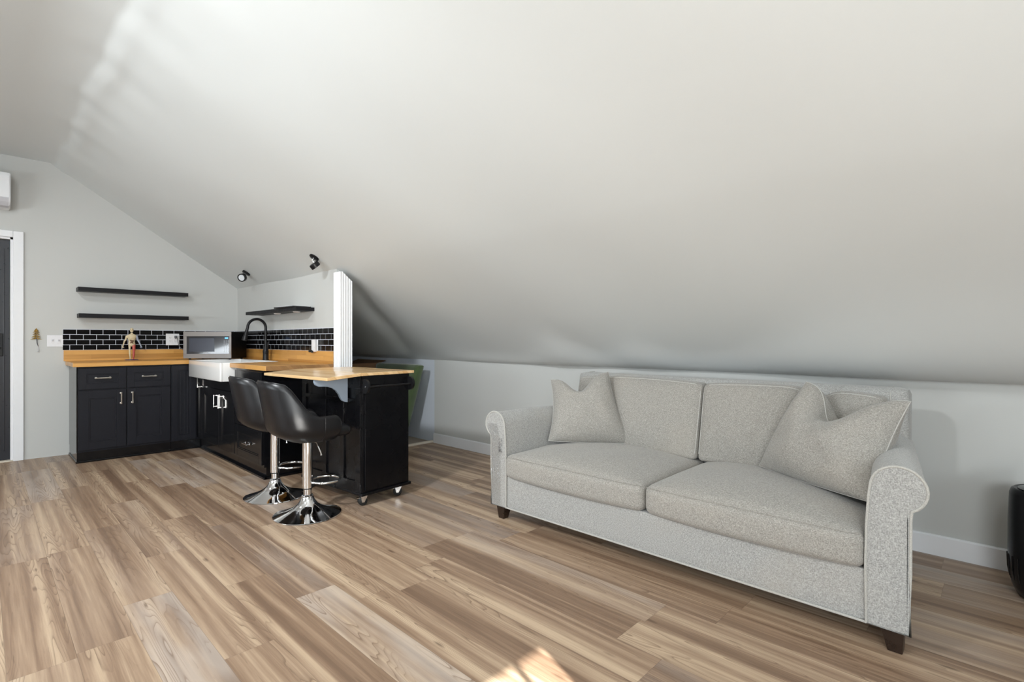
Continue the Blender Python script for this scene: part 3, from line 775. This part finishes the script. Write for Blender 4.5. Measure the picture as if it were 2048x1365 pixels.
# wall-mounted air conditioner
t = thing('air_conditioner', 'white wall-mounted mini split air conditioner above the door', 'air conditioner', (XL, -.22, 2.33))
bm = nb(); prism(bm, [(0, .0), (.10, 0), (.17, .012), (.195, .045), (.205, .085), (.205, .28), (.195, .305), (.17, .31), (0, .31)], 'Y', -.4, .405)
bmesh.ops.bevel(bm, geom=[e for e in bm.edges if abs(abs(e.verts[0].co.y)-abs(e.verts[1].co.y)) < .02 and abs(e.verts[0].co.y) > .39 and abs(e.verts[1].co.y-e.verts[0].co.y) < .01], offset=.006, segments=2, affect='EDGES')
obj('housing', bm, 'acwhite', t, smooth=True)
bm = nb(); prism(bm, [(.205, .085), (.2075, .085), (.2075, .275), (.205, .275)], 'Y', -.39, .396); obj('front_panel', bm, 'acwhite', t)
bm = nb(); prism(bm, [(.120, .001), (.172, .010), (.197, .044), (.207, .080), (.204, .082), (.192, .046), (.168, .014)], 'Y', -.385, .392); obj('air_flap', bm, 'acgrey', t)
bm = nb(); box(bm, .206, .2085, .30, .305, .012, .055); obj('panel_seam', bm, 'acgrey', t)

# spot lamps on the roof slope
def spot(x, y, aim, label):
    n = Vector((0, -.55, -.835)).normalized(); z = roof(y)
    t = thing('ceiling_spotlight', label, 'spotlight', (x, y, z), 0, 'black ceiling spotlights over the sink')
    q = Vector((0, 0, 1)).rotation_difference(n).to_matrix().to_4x4()
    bm = nb(); lathe(bm, [(0, -.003), (.042, -.003), (.042, .010), (.038, .013), (0, .013)], 28, q); obj('mounting_plate', bm, 'matteblack', t, smooth=True)
    c = n*.040 + Vector(aim)*.034
    bm = nb(); tube(bm, [n*.010, n*.035, c], .0065, 10); obj('swivel_arm', bm, 'chrome', t, smooth=True)
    a = Vector(aim).normalized(); qa = Matrix.Translation(c+Vector((0, 0, -.012))) @ Vector((0, 0, 1)).rotation_difference(a).to_matrix().to_4x4()
    bm = nb(); lathe(bm, [(0, -.018), (.036, -.018), (.042, -.012), (.043, .022), (.034, .024), (.033, .016), (0, .016)], 32, qa); hd = obj('lamp_head', bm, 'matteblack', t, smooth=True)
    bm = nb(); lathe(bm, [(0, .017), (.032, .017), (.032, .0205), (0, .022)], 32, qa); obj('lens', bm, 'lens', hd, smooth=True)
spot(-5.878, 1.980, (.62, -.70, -.30), 'black ceiling spotlight near the kitchen corner with its pale lens facing the room')
spot(-4.287, 1.994, (.10, .62, -.70), 'black ceiling spotlight near the fluted post, turned towards the tiles')

# ================================================================== ROLLING CART
L = (-3.11, 1.774, 0)
t = thing('kitchen_cart', 'black rolling kitchen cart with a raised drop-leaf butcher block top, right of the stools', 'kitchen cart', L, math.radians(4.5))
cx0, cx1, cy0, cy1 = -.77, 0, 0, .395
bm = nb(); box(bm, cx0, cx1, cy0, cy1, .095, .884, .002); obj('body', bm, 'cartgloss', t)
bm = nb(); box(bm, cx0-.012, cx1+.014, cy0-.010, cy1+.014, .076, .096, .004); obj('base_board', bm, 'cartgloss', t)
bm = nb()
for a, b, c, d in ((cx0+.01, cx1-.003, .80, .88), (cx0+.01, cx1-.003, .098, .17), (cx1-.062, cx1-.003, .17, .80), (cx0+.01, cx0+.06, .17, .80)): box(bm, a, b, -.012, 0, c, d, .0015)
for k in (.32, .545): box(bm, cx0+k-.022, cx0+k+.022, -.012, 0, .17, .80, .0015)
box(bm, cx0+.06, cx1-.062, -.012, 0, .70, .725, .0015)
obj('back_panel', bm, 'cartgloss', t)
bm = nb(); box(bm, 0, .010, .02, cy1-.02, .11, .80, .0015); box(bm, 0, .006, .0, cy1, .80, .884, .001); obj('end_panel', bm, 'cartgloss', t)
bm = nb()
box(bm, -.825, .028, -.022, .425, .886, .906, .003); top = obj('tabletop', bm, 'carttop', t)
bm = nb(); box(bm, -.825, .028, -.272, -.0245, .886, .906, .003)
for v in bm.verts: v.co.z -= (-.0245-v.co.y)*.075
obj('drop_leaf', bm, 'carttop', t)
bm = nb(); px = -.158
crv = [(0, .884), (-.262, .866)]
for i in range(9): a = i/8*PI/2; crv.append((-.262+.055*math.sin(a)*1.0, .866-.040*math.sin(a)-.0*(1-math.cos(a))))
crv = [(0, .882), (-.255, .864), (-.256, .850), (-.247, .832), (-.225, .820), (-.190, .818), (-.155, .814), (-.125, .803), (-.100, .785), (-.080, .760), (-.066, .732), (-.052, .713), (-.030, .702), (0, .700)]
crv = [(min(p, -.0125), q) for p, q in crv]; crv = [c for k, c in enumerate(crv) if c not in crv[:k]]; prism(bm, crv, 'X', px-.009, px+.009); obj('leaf_bracket', bm, 'bracket', t, label='curved wooden bracket under the leaf, white primer with its shade in the colour')
for y in (.012, cy1-.005):
    bm = nb(); pr = [(-.012, .885)] + [(.020+.045*math.cos(a), .815+.048*math.sin(a)) for a in [PI/2-PI*k/14 for k in range(15)]] + [(0.0, .767), (0, .885)]
    pr = [(.004, .863)] + [(.022+.045*math.cos(a), .815+.048*math.sin(a)) for a in [PI/2-PI*k/14 for k in range(15)]] + [(.004, .767)]
    prism(bm, pr, 'Y', y-.009, y+.009); obj('towel_bar_bracket', bm, 'matteblack', t)
bm = nb(); tube(bm, [(.040, .015, .812), (.040, cy1-.01, .812)], .0075, 12); obj('towel_bar', bm, 'matteblack', t, smooth=True)
bm = nb(); lathe(bm, [(0, 0), (.006, 0), (.007, .004), (0, .006)], 12, Matrix.Translation((.040, .003, .812)) @ Matrix.Rotation(PI/2, 4, 'X')); obj('screw_cap', bm, 'chrome', t, smooth=True)
for (x, y, a) in ((-.045, .035, 1.25), (-.045, .33, .9), (-.72, .035, 1.3), (-.72, .33, 1.4)):
    c = bpy.data.objects.new('caster', None)
    bm = nb(); Mx = Matrix.Translation((x, y, .031)) @ Matrix.Rotation(a, 4, 'Z') @ Matrix.Rotation(PI/2, 4, 'X')
    for s in (-.011, .011):
        lathe(bm, [(0, -.008), (.024, -.008), (.030, -.005), (.031, 0), (.030, .005), (.024, .008), (0, .008)], 24, Mx @ Matrix.Translation((0, 0, s)))
    wheel = obj('caster_wheel', bm, 'rubber', t, smooth=True)
    bm = nb(); Mz = Matrix.Translation((x, y, 0)) @ Matrix.Rotation(a, 4, 'Z'); n0 = len(bm.verts)
    for s in (-1, 1):
        prism(bm, [(-.008, .024), (.008, .024), (.030, .068), (-.018, .068)], 'Y', s*.021-.0015, s*.021+.0015)
    box(bm, -.018, .030, -.0225, .0225, .066, .076)
    tube(bm, [(0, -.024, .031), (0, .024, .031)], .006, 10)
    box(bm, -.040, -.012, -.010, .010, .052, .056)
    bmesh.ops.transform(bm, matrix=Mz, verts=bm.verts); obj('fork', bm, 'chrome', wheel)

# ================================================================== BAR STOOLS
def make_stool(name, label, loc, rz):
    t = thing(name, label, 'bar stool', loc, rz, 'black bar stools at the kitchen cart')
    # local: faces +y. floor z=0
    bm = nb(); lathe(bm, [(0, 0), (.203, 0), (.208, .003), (.207, .008), (.170, .019), (.120, .035), (.085, .052), (.060, .072), (.045, .095), (.037, .115), (.036, .122), (0, .122)], 64); obj('base', bm, 'chrome', t, smooth=60)
    bm = nb(); lathe(bm, [(0, .115), (.0245, .115), (.0245, .20), (0, .20)], 28); lathe(bm, [(.033, .112), (.036, .116), (.036, .124), (.030, .130), (.024, .131)], 28); obj('pole', bm, 'chrome', t, smooth=True)
    bm = nb(); lathe(bm, [(.0245, .174), (.031, .174), (.031, .485), (.020, .492), (0, .492)], 28); obj('sleeve', bm, 'chrome', t, smooth=True)
    bm = nb(); lathe(bm, [(.0245, .166), (.0305, .167), (.0305, .175), (.0245, .175)], 28); obj('collar_ring', bm, 'rubber', t, smooth=True)
    bm = nb()
    pts = [(-.02, .02, .205), (-.055, .045, .205)] + [tuple(p) for p in arc((0, .115, .205), .095, PI*1.18, -PI*.18, 22, 'XY')] + [(.055, .045, .205), (.02, .02, .205)]
    tube(bm, pts, .0085, 10); obj('footrest', bm, 'chrome', t, smooth=True)
    bm = nb(); tube(bm, [(.04, .01, .478), (.075, .03, .470), (.105, .045, .405), (.107, .046, .392)], [.004, .004, .004, .007], 8); obj('height_lever', bm, 'chrome', t, smooth=True)
    bm = nb(); box(bm, -.08, .08, -.08, .08, .478, .490, .004); obj('mounting_plate', bm, 'matteblack', t)
    # bucket shell: one continuous upholstered wall around the back and sides
    bm = nb(); NA, NH = 44, 14
    def rim(a):     # a: 0 at back, +-1 at arm front
        q = abs(a)
        if q < .30: return .868 - .02*(q/.30)**2
        if q < .545:
            s = (q-.30)/.245; s = s*s*(3-2*s); return .848 - .205*s
        return .643 - .030*max(0, (q-.86)/.14)**2
    rows_o, rows_i = [], []
    for ia in range(NA+1):
        a = -1+2*ia/NA; q = abs(a); th = a*math.radians(118)
        # plan outline: superellipse-ish bucket, back at -y, arms run forward
        def plan(k, w, db, df):
            if q < .55:
                ph = a/.55*PI/2; cx = math.copysign(abs(math.sin(ph))**.75, ph); cy = -abs(math.cos(ph))**.75
                return Vector((cx*w, cy*db, 0))
            s = (q-.55)/.45; return Vector((math.copysign(w*(1-.10*s*s), a), df*s, 0))
        ro, ri = [], []
        for ih in range(NH+1):
            h = (ih/NH)**1.35; zb = .490; z = zb + (rim(a)-zb)*h
            hh = (z-zb)/.38
            s1 = min(1, hh/.26); s1 = 1-(1-s1)**2.4; flare = .160 + .058*s1
            w = flare + .004*hh; db = .120 + .098*s1 + .080*hh; df = .115 + .025*s1
            taper = 1 - .16*max(0, hh-.45)/.55
            p = plan(h, w*taper, db, df)
            th_ = .030*(1-.35*h)
            inward = Vector((-p.x, -(p.y-.02)*1.0, 0)).normalized()
            if q > .55: inward = Vector((-math.copysign(1, a), -.1, 0)).normalized()
            edge = 0
            ro.append((p.x, p.y, z)); ri.append((p.x+inward.x*th_, p.y+inward.y*th_, z))
        rows_o.append(ro); rows_i.append(ri)
    Vo = [[bm.verts.new(p) for p in r] for r in rows_o]; Vi = [[bm.verts.new(p) for p in r] for r in rows_i]
    top_mid = []
    for ia in range(NA+1):
        po, pi_ = Vector(rows_o[ia][-1]), Vector(rows_i[ia][-1]); top_mid.append(bm.verts.new((po+pi_)/2+Vector((0, 0, .010))))
    for ia in range(NA):
        for ih in range(NH):
            bm.faces.new((Vo[ia][ih], Vo[ia+1][ih], Vo[ia+1][ih+1], Vo[ia][ih+1])); bm.faces.new((Vi[ia][ih], Vi[ia][ih+1], Vi[ia+1][ih+1], Vi[ia+1][ih]))
        bm.faces.new((Vo[ia][-1], Vo[ia+1][-1], top_mid[ia+1], top_mid[ia])); bm.faces.new((top_mid[ia], top_mid[ia+1], Vi[ia+1][-1], Vi[ia][-1]))
    for ia in (0, NA):
        mids = [bm.verts.new((Vector(rows_o[ia][ih])+Vector(rows_i[ia][ih]))/2+Vector((0, .010, 0))) for ih in range(NH)] + [top_mid[ia]]
        for ih in range(NH):
            bm.faces.new((Vo[ia][ih], Vo[ia][ih+1], mids[ih+1], mids[ih])); bm.faces.new((mids[ih], mids[ih+1], Vi[ia][ih+1], Vi[ia][ih]))
    # bottom dish
    bot = [Vo[ia][0] for ia in range(NA+1)]; c0 = bm.verts.new((0, -.01, .484))
    for ia in range(NA): bm.faces.new((bot[ia+1], bot[ia], c0))
    bm.faces.new((bot[0], c0, bot[-1]))
    sh_ = obj('seat_shell', bm, 'leather', t, smooth=65)
    bm = nb()
    for s in (-1, 1):
        k = int(NA*(.5+s*.335)); tube(bm, [Vector(p)+Vector((s*.0015, 0, 0)) for p in rows_o[k]], .0016, 6)
    tube(bm, [(Vector(a)+Vector(b))/2+Vector((0, 0, .0105)) for a, b in [(rows_o[i][-1], rows_i[i][-1]) for i in range(3, NA-2)]], .0022, 6)
    obj('seam', bm, 'leather', sh_, smooth=True)
    bm = nb()
    def df(p, u, v, w):
        if w > 0: p = p + Vector((0, 0, .018*(1-u*u)*(1-v*v)))
        k = 1 - .12*max(0, v)**2 - .10*max(0, -v)**2; p.x *= k
        return p
    softbox(bm, -.158, .158, -.150, .240, .503, .575, .033, 20, 22, 8, df); obj('seat_cushion', bm, 'leather', t, smooth=True)
    return t
make_stool('bar_stool', 'black leatherette bar stool on chrome base nearest the camera, at the kitchen cart', (-3.245, 1.463, 0), math.radians(-3))
make_stool('bar_stool', 'black leatherette bar stool on chrome base behind the nearest stool, in front of the drawers', (-3.80, 1.475, 0), math.radians(-3))

# ================================================================== THINGS UNDER THE EAVES
t = thing('green_chair', 'olive green velvet chair pushed under the eaves behind the kitchen cart', 'chair', (-4.94, 3.24, 0), 0)
bm = nb()
def dfb(p, u, v, w):
    k = .50 + .50*((w+1)/2)**.9; p.x *= k; p.y += .04*w
    return p
softbox(bm, -.435, .435, -.05, .05, .10, .865, .035, 20, 6, 20, dfb); obj('backrest', bm, 'green', t, smooth=True)
bm = nb(); softbox(bm, -.24, .24, -.50, .0, .36, .46, .035, 16, 16, 6); obj('seat', bm, 'green', t, smooth=True)
for x in (-.19, .19):
    for y in (-.44, -.03): bm = nb(); tube(bm, [(x, y, .37), (x*1.1, y*1.03, 0)], [.016, .010], 10); obj('leg', bm, 'darkwood', t, smooth=True)
t = thing('cardboard_box', 'brown cardboard box in the dark corner under the eaves', 'box', (-5.78, 3.16, .006), 0)
bm = nb(); box(bm, -.33, .33, -.2, .2, 0, .85, .002); obj('carton', bm, 'card', t)
for s in (-1, 1):
    bm = nb(); prism(bm, [(s*.2, .85), (s*.27, .875), (s*.27, .879), (s*.2, .854)], 'X', -.33, .33); obj('flap', bm, 'card', t)

# ================================================================== SOFA
SL, SR = -2.40, -.19
YS = 2.25; YB = 3.17
L = ((SL+SR)/2, YS, 0)
sofa = thing('sofa', 'light heather grey two-seat sofa with rolled arms against the low wall', 'sofa', L)
def arm_profile(s, cxr):
    """closed outline of the rolled arm (x,z); s=+1 right arm (rolls outward to +x)"""
    inner, outer = -.368, -.240
    pts = [(outer, .088), (inner, .088), (inner-.002, .30), (inner+.001, .45), (inner+.007, .55)]
    c = (-.273, .595); r = .080
    a0, a1 = math.radians(172), math.radians(-62)
    for i in range(19):
        a = a0+(a1-a0)*i/18; pts.append((c[0]+r*math.cos(a)*1.03, c[1]+r*math.sin(a)))
    pts += [(-.236, .512), (-.238, .49), (-.239, .3)]
    if s < 0: pts = [(SL+SR-x, z) for x, z in pts][::-1]
    return pts
for s in (1, -1):
    pr = arm_profile(s, 0); bm = nb()
    rings = []
    NYa = 16
    tp = lambda k: -s*.125*k/NYa
    for k in range(NYa+1):
        y = YS+(YB-.03-YS)*k/NYa
        rings.append([bm.verts.new((x+tp(k), y, z + (.002*math.sin(k*.9+x*20) if z > .4 and 0 < k < NYa else 0))) for x, z in pr])
    n = len(pr)
    for A, B in zip(rings, rings[1:]):
        for i in range(n): bm.faces.new((A[i], A[(i+1) % n], B[(i+1) % n], B[i]))
    bm.faces.new(rings[0]); bm.faces.new(rings[-1][::-1])
    bmesh.ops.triangulate(bm, faces=[f for f in bm.faces if len(f.verts) > 4])
    a = obj('arm', bm, 'fabric', sofa, smooth=50, loc=L)
    bm = nb(); tube(bm, [(x, YS-.001, z) for x, z in pr], .0048, 8, closed=True); obj('welt', bm, 'welt', a, smooth=True, loc=L)
    # narrow raised panel on the arm front
    bm = nb(); pr2 = [(x, z) for x, z in pr]; cx_ = sum(p[0] for p in pr2)/n
    ins = []
    for i in range(n):
        p0, p1, p2 = Vector((*pr[i-1], 0)), Vector((*pr[i], 0)), Vector((*pr[(i+1) % n], 0)); tdir = (p2-p0).normalized(); nrm = Vector((tdir.y, -tdir.x, 0))
        area = sum(pr[k][0]*pr[(k+1) % n][1]-pr[(k+1) % n][0]*pr[k][1] for k in range(n))
        if area > 0: nrm = -nrm
        ins.append((p1.x+nrm.x*.010, p1.y+nrm.y*.010))
    f0 = [bm.verts.new((x, YS-.0005, z)) for x, z in pr]; f1 = [bm.verts.new((x, YS-.003, z)) for x, z in ins]
    for i in range(n): bm.faces.new((f0[i], f0[(i+1) % n], f1[(i+1) % n], f1[i]))
    f = bm.faces.new(f1); bmesh.ops.triangulate(bm, faces=[f]); obj('front_panel', bm, 'fabric', a, loc=L)
# rail + deck
bm = nb()
def dr(p, u, v, w):
    if v < -.9: p.y -= .004*(1-u*u)
    return p
softbox(bm, -2.222, -.368, YS+.004, YB-.04, .088, .285, .012, 40, 4, 8, dr); rail = obj('front_rail', bm, 'fabric', sofa, smooth=50, loc=L)
bm = nb(); tube(bm, [(x/20*(-.37+2.22)-2.22, YS+.001, .090) for x in range(21)], .0048, 8); obj('welt', bm, 'welt', rail, smooth=True, loc=L)
# backrest
bm = nb()
def dbk(p, u, v, w):
    t_ = (p.z-.1)/.8; p.y += .06*t_
    return p
softbox(bm, -2.262, -.328, 2.985, 3.125, .10, .893, .035, 40, 6, 24, dbk); bk = obj('backrest', bm, 'fabric', sofa, smooth=50, loc=L)
for x in (-2.19, -.40):
    bm = nb(); tube(bm, [(x, 2.985+.06*((z-.1)/.8)-.0005+(0.035 if z > .88 else 0), z) for z in (.60, .70, .80, .865)] + [(x, 3.09, .894), (x, 3.15, .894)], .003, 6); obj('seam', bm, 'welt', bk, smooth=True, loc=L)
# seat cushions
def seat(x0, x1, seed):
    bm = nb()
    def d(p, u, v, w):
        edge = (1-abs(u)**3.0)*(1-abs(v)**3.5)
        if w > 0: p.z += .052*edge*w
        p.z += .006*noise.noise(Vector((p.x*4+seed, p.y*4, 0)))*(1 if w > 0 else 0)
        if w < 0: p.z += -.010*(1-u*u)*(1 if v < -.8 else 0)
        if v < -.5: p.y -= .018*(1-abs(u)**4)*(1-.35*w*w)
        return p
    softbox(bm, x0, x1, 2.232, 2.99, .280, .418, .035, 44, 34, 12, d)
    o = obj('seat_cushion', bm, 'fabric2', sofa, smooth=60, loc=L)
    bm = nb(); pts = []
    for i in range(31):
        u = -1+2*i/30; x = (x0+x1)/2+u*((x1-x0)/2-.012); pts.append((x, 2.232-.018*(1-abs(u)**4)+.0055, .4105+.004*(1-u*u)))
    tube(bm, pts, .0014, 6); obj('seam', bm, 'fabric2', o, smooth=True, loc=L)
seat(-2.222, -1.274, 1.0); seat(-1.268, -.372, 5.0)
# back cushions
def backc(x0, x1, dent, seed):
    bm = nb()
    def d(p, u, v, w):
        t_ = (w+1)/2
        b = (1-abs(u)**2.5)*(1-abs(w)**2.5)
        if v < 0: p.y -= .050*b
        p.z += .016*(1-u*u)*max(0, w)
        if dent:
            g_ = math.exp(-((p.x-(-.70))/.07)**2); p.z -= .045*g_*max(0, w)**3; 
            if v < 0: p.y += .05*g_*t_**2
            p.z -= .012*max(0, w)*max(0, (u))
        p.y += .095*t_
        p.y += .010*noise.noise(Vector((p.x*3+seed, p.z*3, 1)))*(1 if v < 0 else 0)
        return p
    softbox(bm, x0, x1, 2.865, 2.995, .425, .868, .028, 40, 8, 30, d)
    o = obj('back_cushion', bm, 'fabric2', sofa, smooth=60, loc=L)
    bm = nb(); pts = []; hx = (x1-x0)/2; cx_ = (x0+x1)/2; zc_, hz = (.425+.868)/2, (.868-.425)/2; i_ = .0080
    loop = [(-1, -.85+1.55*k/10) for k in range(11)] + [(-1+.10*(1-math.cos(a)), .75+.25*math.sin(a)) for a in (.5, .9, 1.3)]
    loop += [(-.9+1.8*k/30, 1) for k in range(31)] + [(1-.10*(1-math.cos(a)), .75+.25*math.sin(a)) for a in (1.3, .9, .5)] + [(1, .70-1.55*k/10) for k in range(11)]
    for u, w in loop:
        pts.append(d(Vector((cx_+u*(hx-i_), 2.865+i_, zc_+w*(hz-i_))), u, -1, w))
    tube(bm, pts, .0034, 6); obj('welt', bm, 'welt', o, smooth=True, loc=L)
backc(-2.19, -1.293, False, 2.0); backc(-1.287, -.41, True, 7.0)
# legs
for x, y, s in ((-2.285, YS+.05, -1), (-.295, YS+.05, 1), (-2.17, YB-.09, -1), (-.42, YB-.09, 1)):
    bm = nb(); a, b = .036, .022
    v0 = [bm.verts.new((x+s*.008+i*b, y+j*b, 0)) for i, j in ((-1, -1), (1, -1), (1, 1), (-1, 1))]; v1 = [bm.verts.new((x+i*a, y+j*a, .092)) for i, j in ((-1, -1), (1, -1), (1, 1), (-1, 1))]
    bm.faces.new(v0); bm.faces.new(v1)
    for i in range(4): bm.faces.new((v0[i], v0[(i+1) % 4], v1[(i+1) % 4], v1[i]))
    bmesh.ops.bevel(bm, geom=list(bm.edges), offset=.002, segments=1, affect='EDGES')
    obj('leg', bm, 'darkwood', sofa, loc=L)
# clear protective film hanging on the left arm front
bm = nb(); fr = []
for i in range(15):
    col = []
    for j in range(29):
        z = .60-.50*j/28; x = -2.385+.098*i/14 + (.040*(1-min(1, j/10)) if False else 0)
        x = -2.345+.085*i/14 - .030*max(0, 1-j/7) + (-.035*max(0, (j-25)/3)*(1-i/14))
        y = YS-.011-.006*abs(noise.noise(Vector((x*60, z*22, 3)))) - (.012*max(0, (j-24)/4)*(1-i/14))
        col.append(bm.verts.new((x, y, z)))
    fr.append(col)
for i in range(14):
    for j in range(28): bm.faces.new((fr[i][j], fr[i+1][j], fr[i+1][j+1], fr[i][j+1]))
obj('protective_film', bm, 'film', sofa, smooth=80, loc=L, label='crinkled clear plastic film on the arm front')
bm = nb()
for k in range(26):
    x = -2.262+random.uniform(-.014, .014); z = .475+random.uniform(-.045, .045); tube(bm, [(x, YS-.0098, z), (x+random.uniform(-.004, .004), YS-.012, z-random.uniform(.006, .016))], .0011, 5)
obj('frayed_threads', bm, 'cord', sofa, loc=L, label='dark scratched threads on the left arm')

def pillow(name, label, BL, BR, TR, TL, T, chop, seed, n=36, flop=0, pinch=.025):
    BL, BR, TR, TL = map(Vector, (BL, BR, TR, TL)); c = (BL+BR+TR+TL)/4
    nrm = (BR-BL).cross(TL-BL).normalized()
    t = thing(name, label, 'pillow', tuple((BL+BR)/2))
    bm = nb()
    def pos(u, v):
        a, b = (u+1)/2, (v+1)/2
        p = (BL*(1-a)+BR*a)*(1-b)+(TL*(1-a)+TR*a)*b
        ux, vx = (BR-BL).normalized(), (TL-BL).normalized()
        # pinched sides, ears at the corners
        p -= ux*(pinch*(1-v*v)*u*abs(u)**2); p += vx*(-.006*(1-u*u)*(-v)*abs(v)**2 if v < 0 else 0)
        k = math.exp(-((u)/.46)**2)*max(0, (v+.35)/1.35)**2.0
        p -= vx*(chop*k)
        p += nrm*(flop*(v*.5+.5)**2*0)
        return p, k
    def thick(u, v):
        e = max(0, 1-abs(u)**2.4)**.56*max(0, 1-abs(v)**2.4)**.56
        return T*e
    def side(s):
        g_ = []
        for i in range(n+1):
            r = []
            for j in range(n+1):
                u, v = math.sin((2*i/n-1)*PI/2*.999), math.sin((2*j/n-1)*PI/2*.999)
                p, k = pos(u, v); th = thick(u, v)
                if s > 0: th *= 1-.45*k
                wr = noise.noise(Vector((u*2.2+seed, v*2.2, s)))*.16 + noise.noise(Vector((u*5+seed, v*5, s*3)))*.05
                # creases radiating from the corners
                th *= 1+wr
                r.append(bm.verts.new(p+nrm*s*th) if th > 1e-6 or s > 0 else None)
            g_.append(r)
        return g_
    A, B = side(1), side(-1)
    for i in range(n):
        for j in range(n):
            bm.faces.new((A[i][j], A[i+1][j], A[i+1][j+1], A[i][j+1]))
            q = [B[i][j], B[i][j+1], B[i+1][j+1], B[i+1][j]]
            q = [x for x in q if x]
            if len(q) >= 3: bm.faces.new(q)
    bmesh.ops.remove_doubles(bm, verts=bm.verts, dist=.0012)
    obj('cover', bm, 'fabric2', t, smooth=75, loc=t.location)
    bm = nb(); pts = []
    N = 24
    for (a, b) in (((-1, -1), (1, -1)), ((1, -1), (1, 1)), ((1, 1), (-1, 1)), ((-1, 1), (-1, -1))):
        for k in range(N): u = a[0]+(b[0]-a[0])*k/N; v = a[1]+(b[1]-a[1])*k/N; pts.append(pos(u, v)[0])
    tube(bm, pts, .0028, 6, closed=True); obj('piping', bm, 'welt', t, smooth=True, loc=t.location)
    return t
pillow('throw_pillow', 'heather grey throw pillow with a chopped top in the left corner of the sofa', (-2.14, 2.56, .472), (-1.715, 2.885, .468), (-1.905, 2.90, .915), (-2.265, 2.735, .852), .118, .125, 1.0)
pillow('throw_pillow', 'large grey-beige throw pillow tilted over the right arm of the sofa', (-.925, 2.81, .472), (-.385, 2.45, .480), (-.285, 2.70, .868), (-.715, 2.85, .918), .125, .19, 5.0, pinch=.02)

# ================================================================== AIR PURIFIER
t = thing('air_purifier', 'black cylindrical air purifier on the floor at the right edge near the low wall', 'air purifier', (.136, 3.185, 0))
bm = nb(); lathe(bm, [(0, .0), (.085, .0), (.10, .010), (.118, .05), (.128, .11), (.131, .20), (.130, .34), (.126, .45), (.120, .468), (.112, .474), (.104, .470), (0, .466)], 56); body = obj('housing', bm, 'purifier', t, smooth=True)
bm = nb(); lathe(bm, [(0, .467), (.098, .470), (.098, .4745), (.092, .476), (0, .477)], 48); obj('control_panel', bm, 'blackgloss', t, smooth=True)
bm = nb()
for k in range(26):
    a = 2*PI*k/26; c_, s_ = math.cos(a), math.sin(a)
    tube(bm, [(.1225*c_, .1225*s_, .075), (.1305*c_, .1305*s_, .12), (.132*c_, .132*s_, .18)], .0022, 6)
obj('vent_slots', bm, 'blackgloss', t)
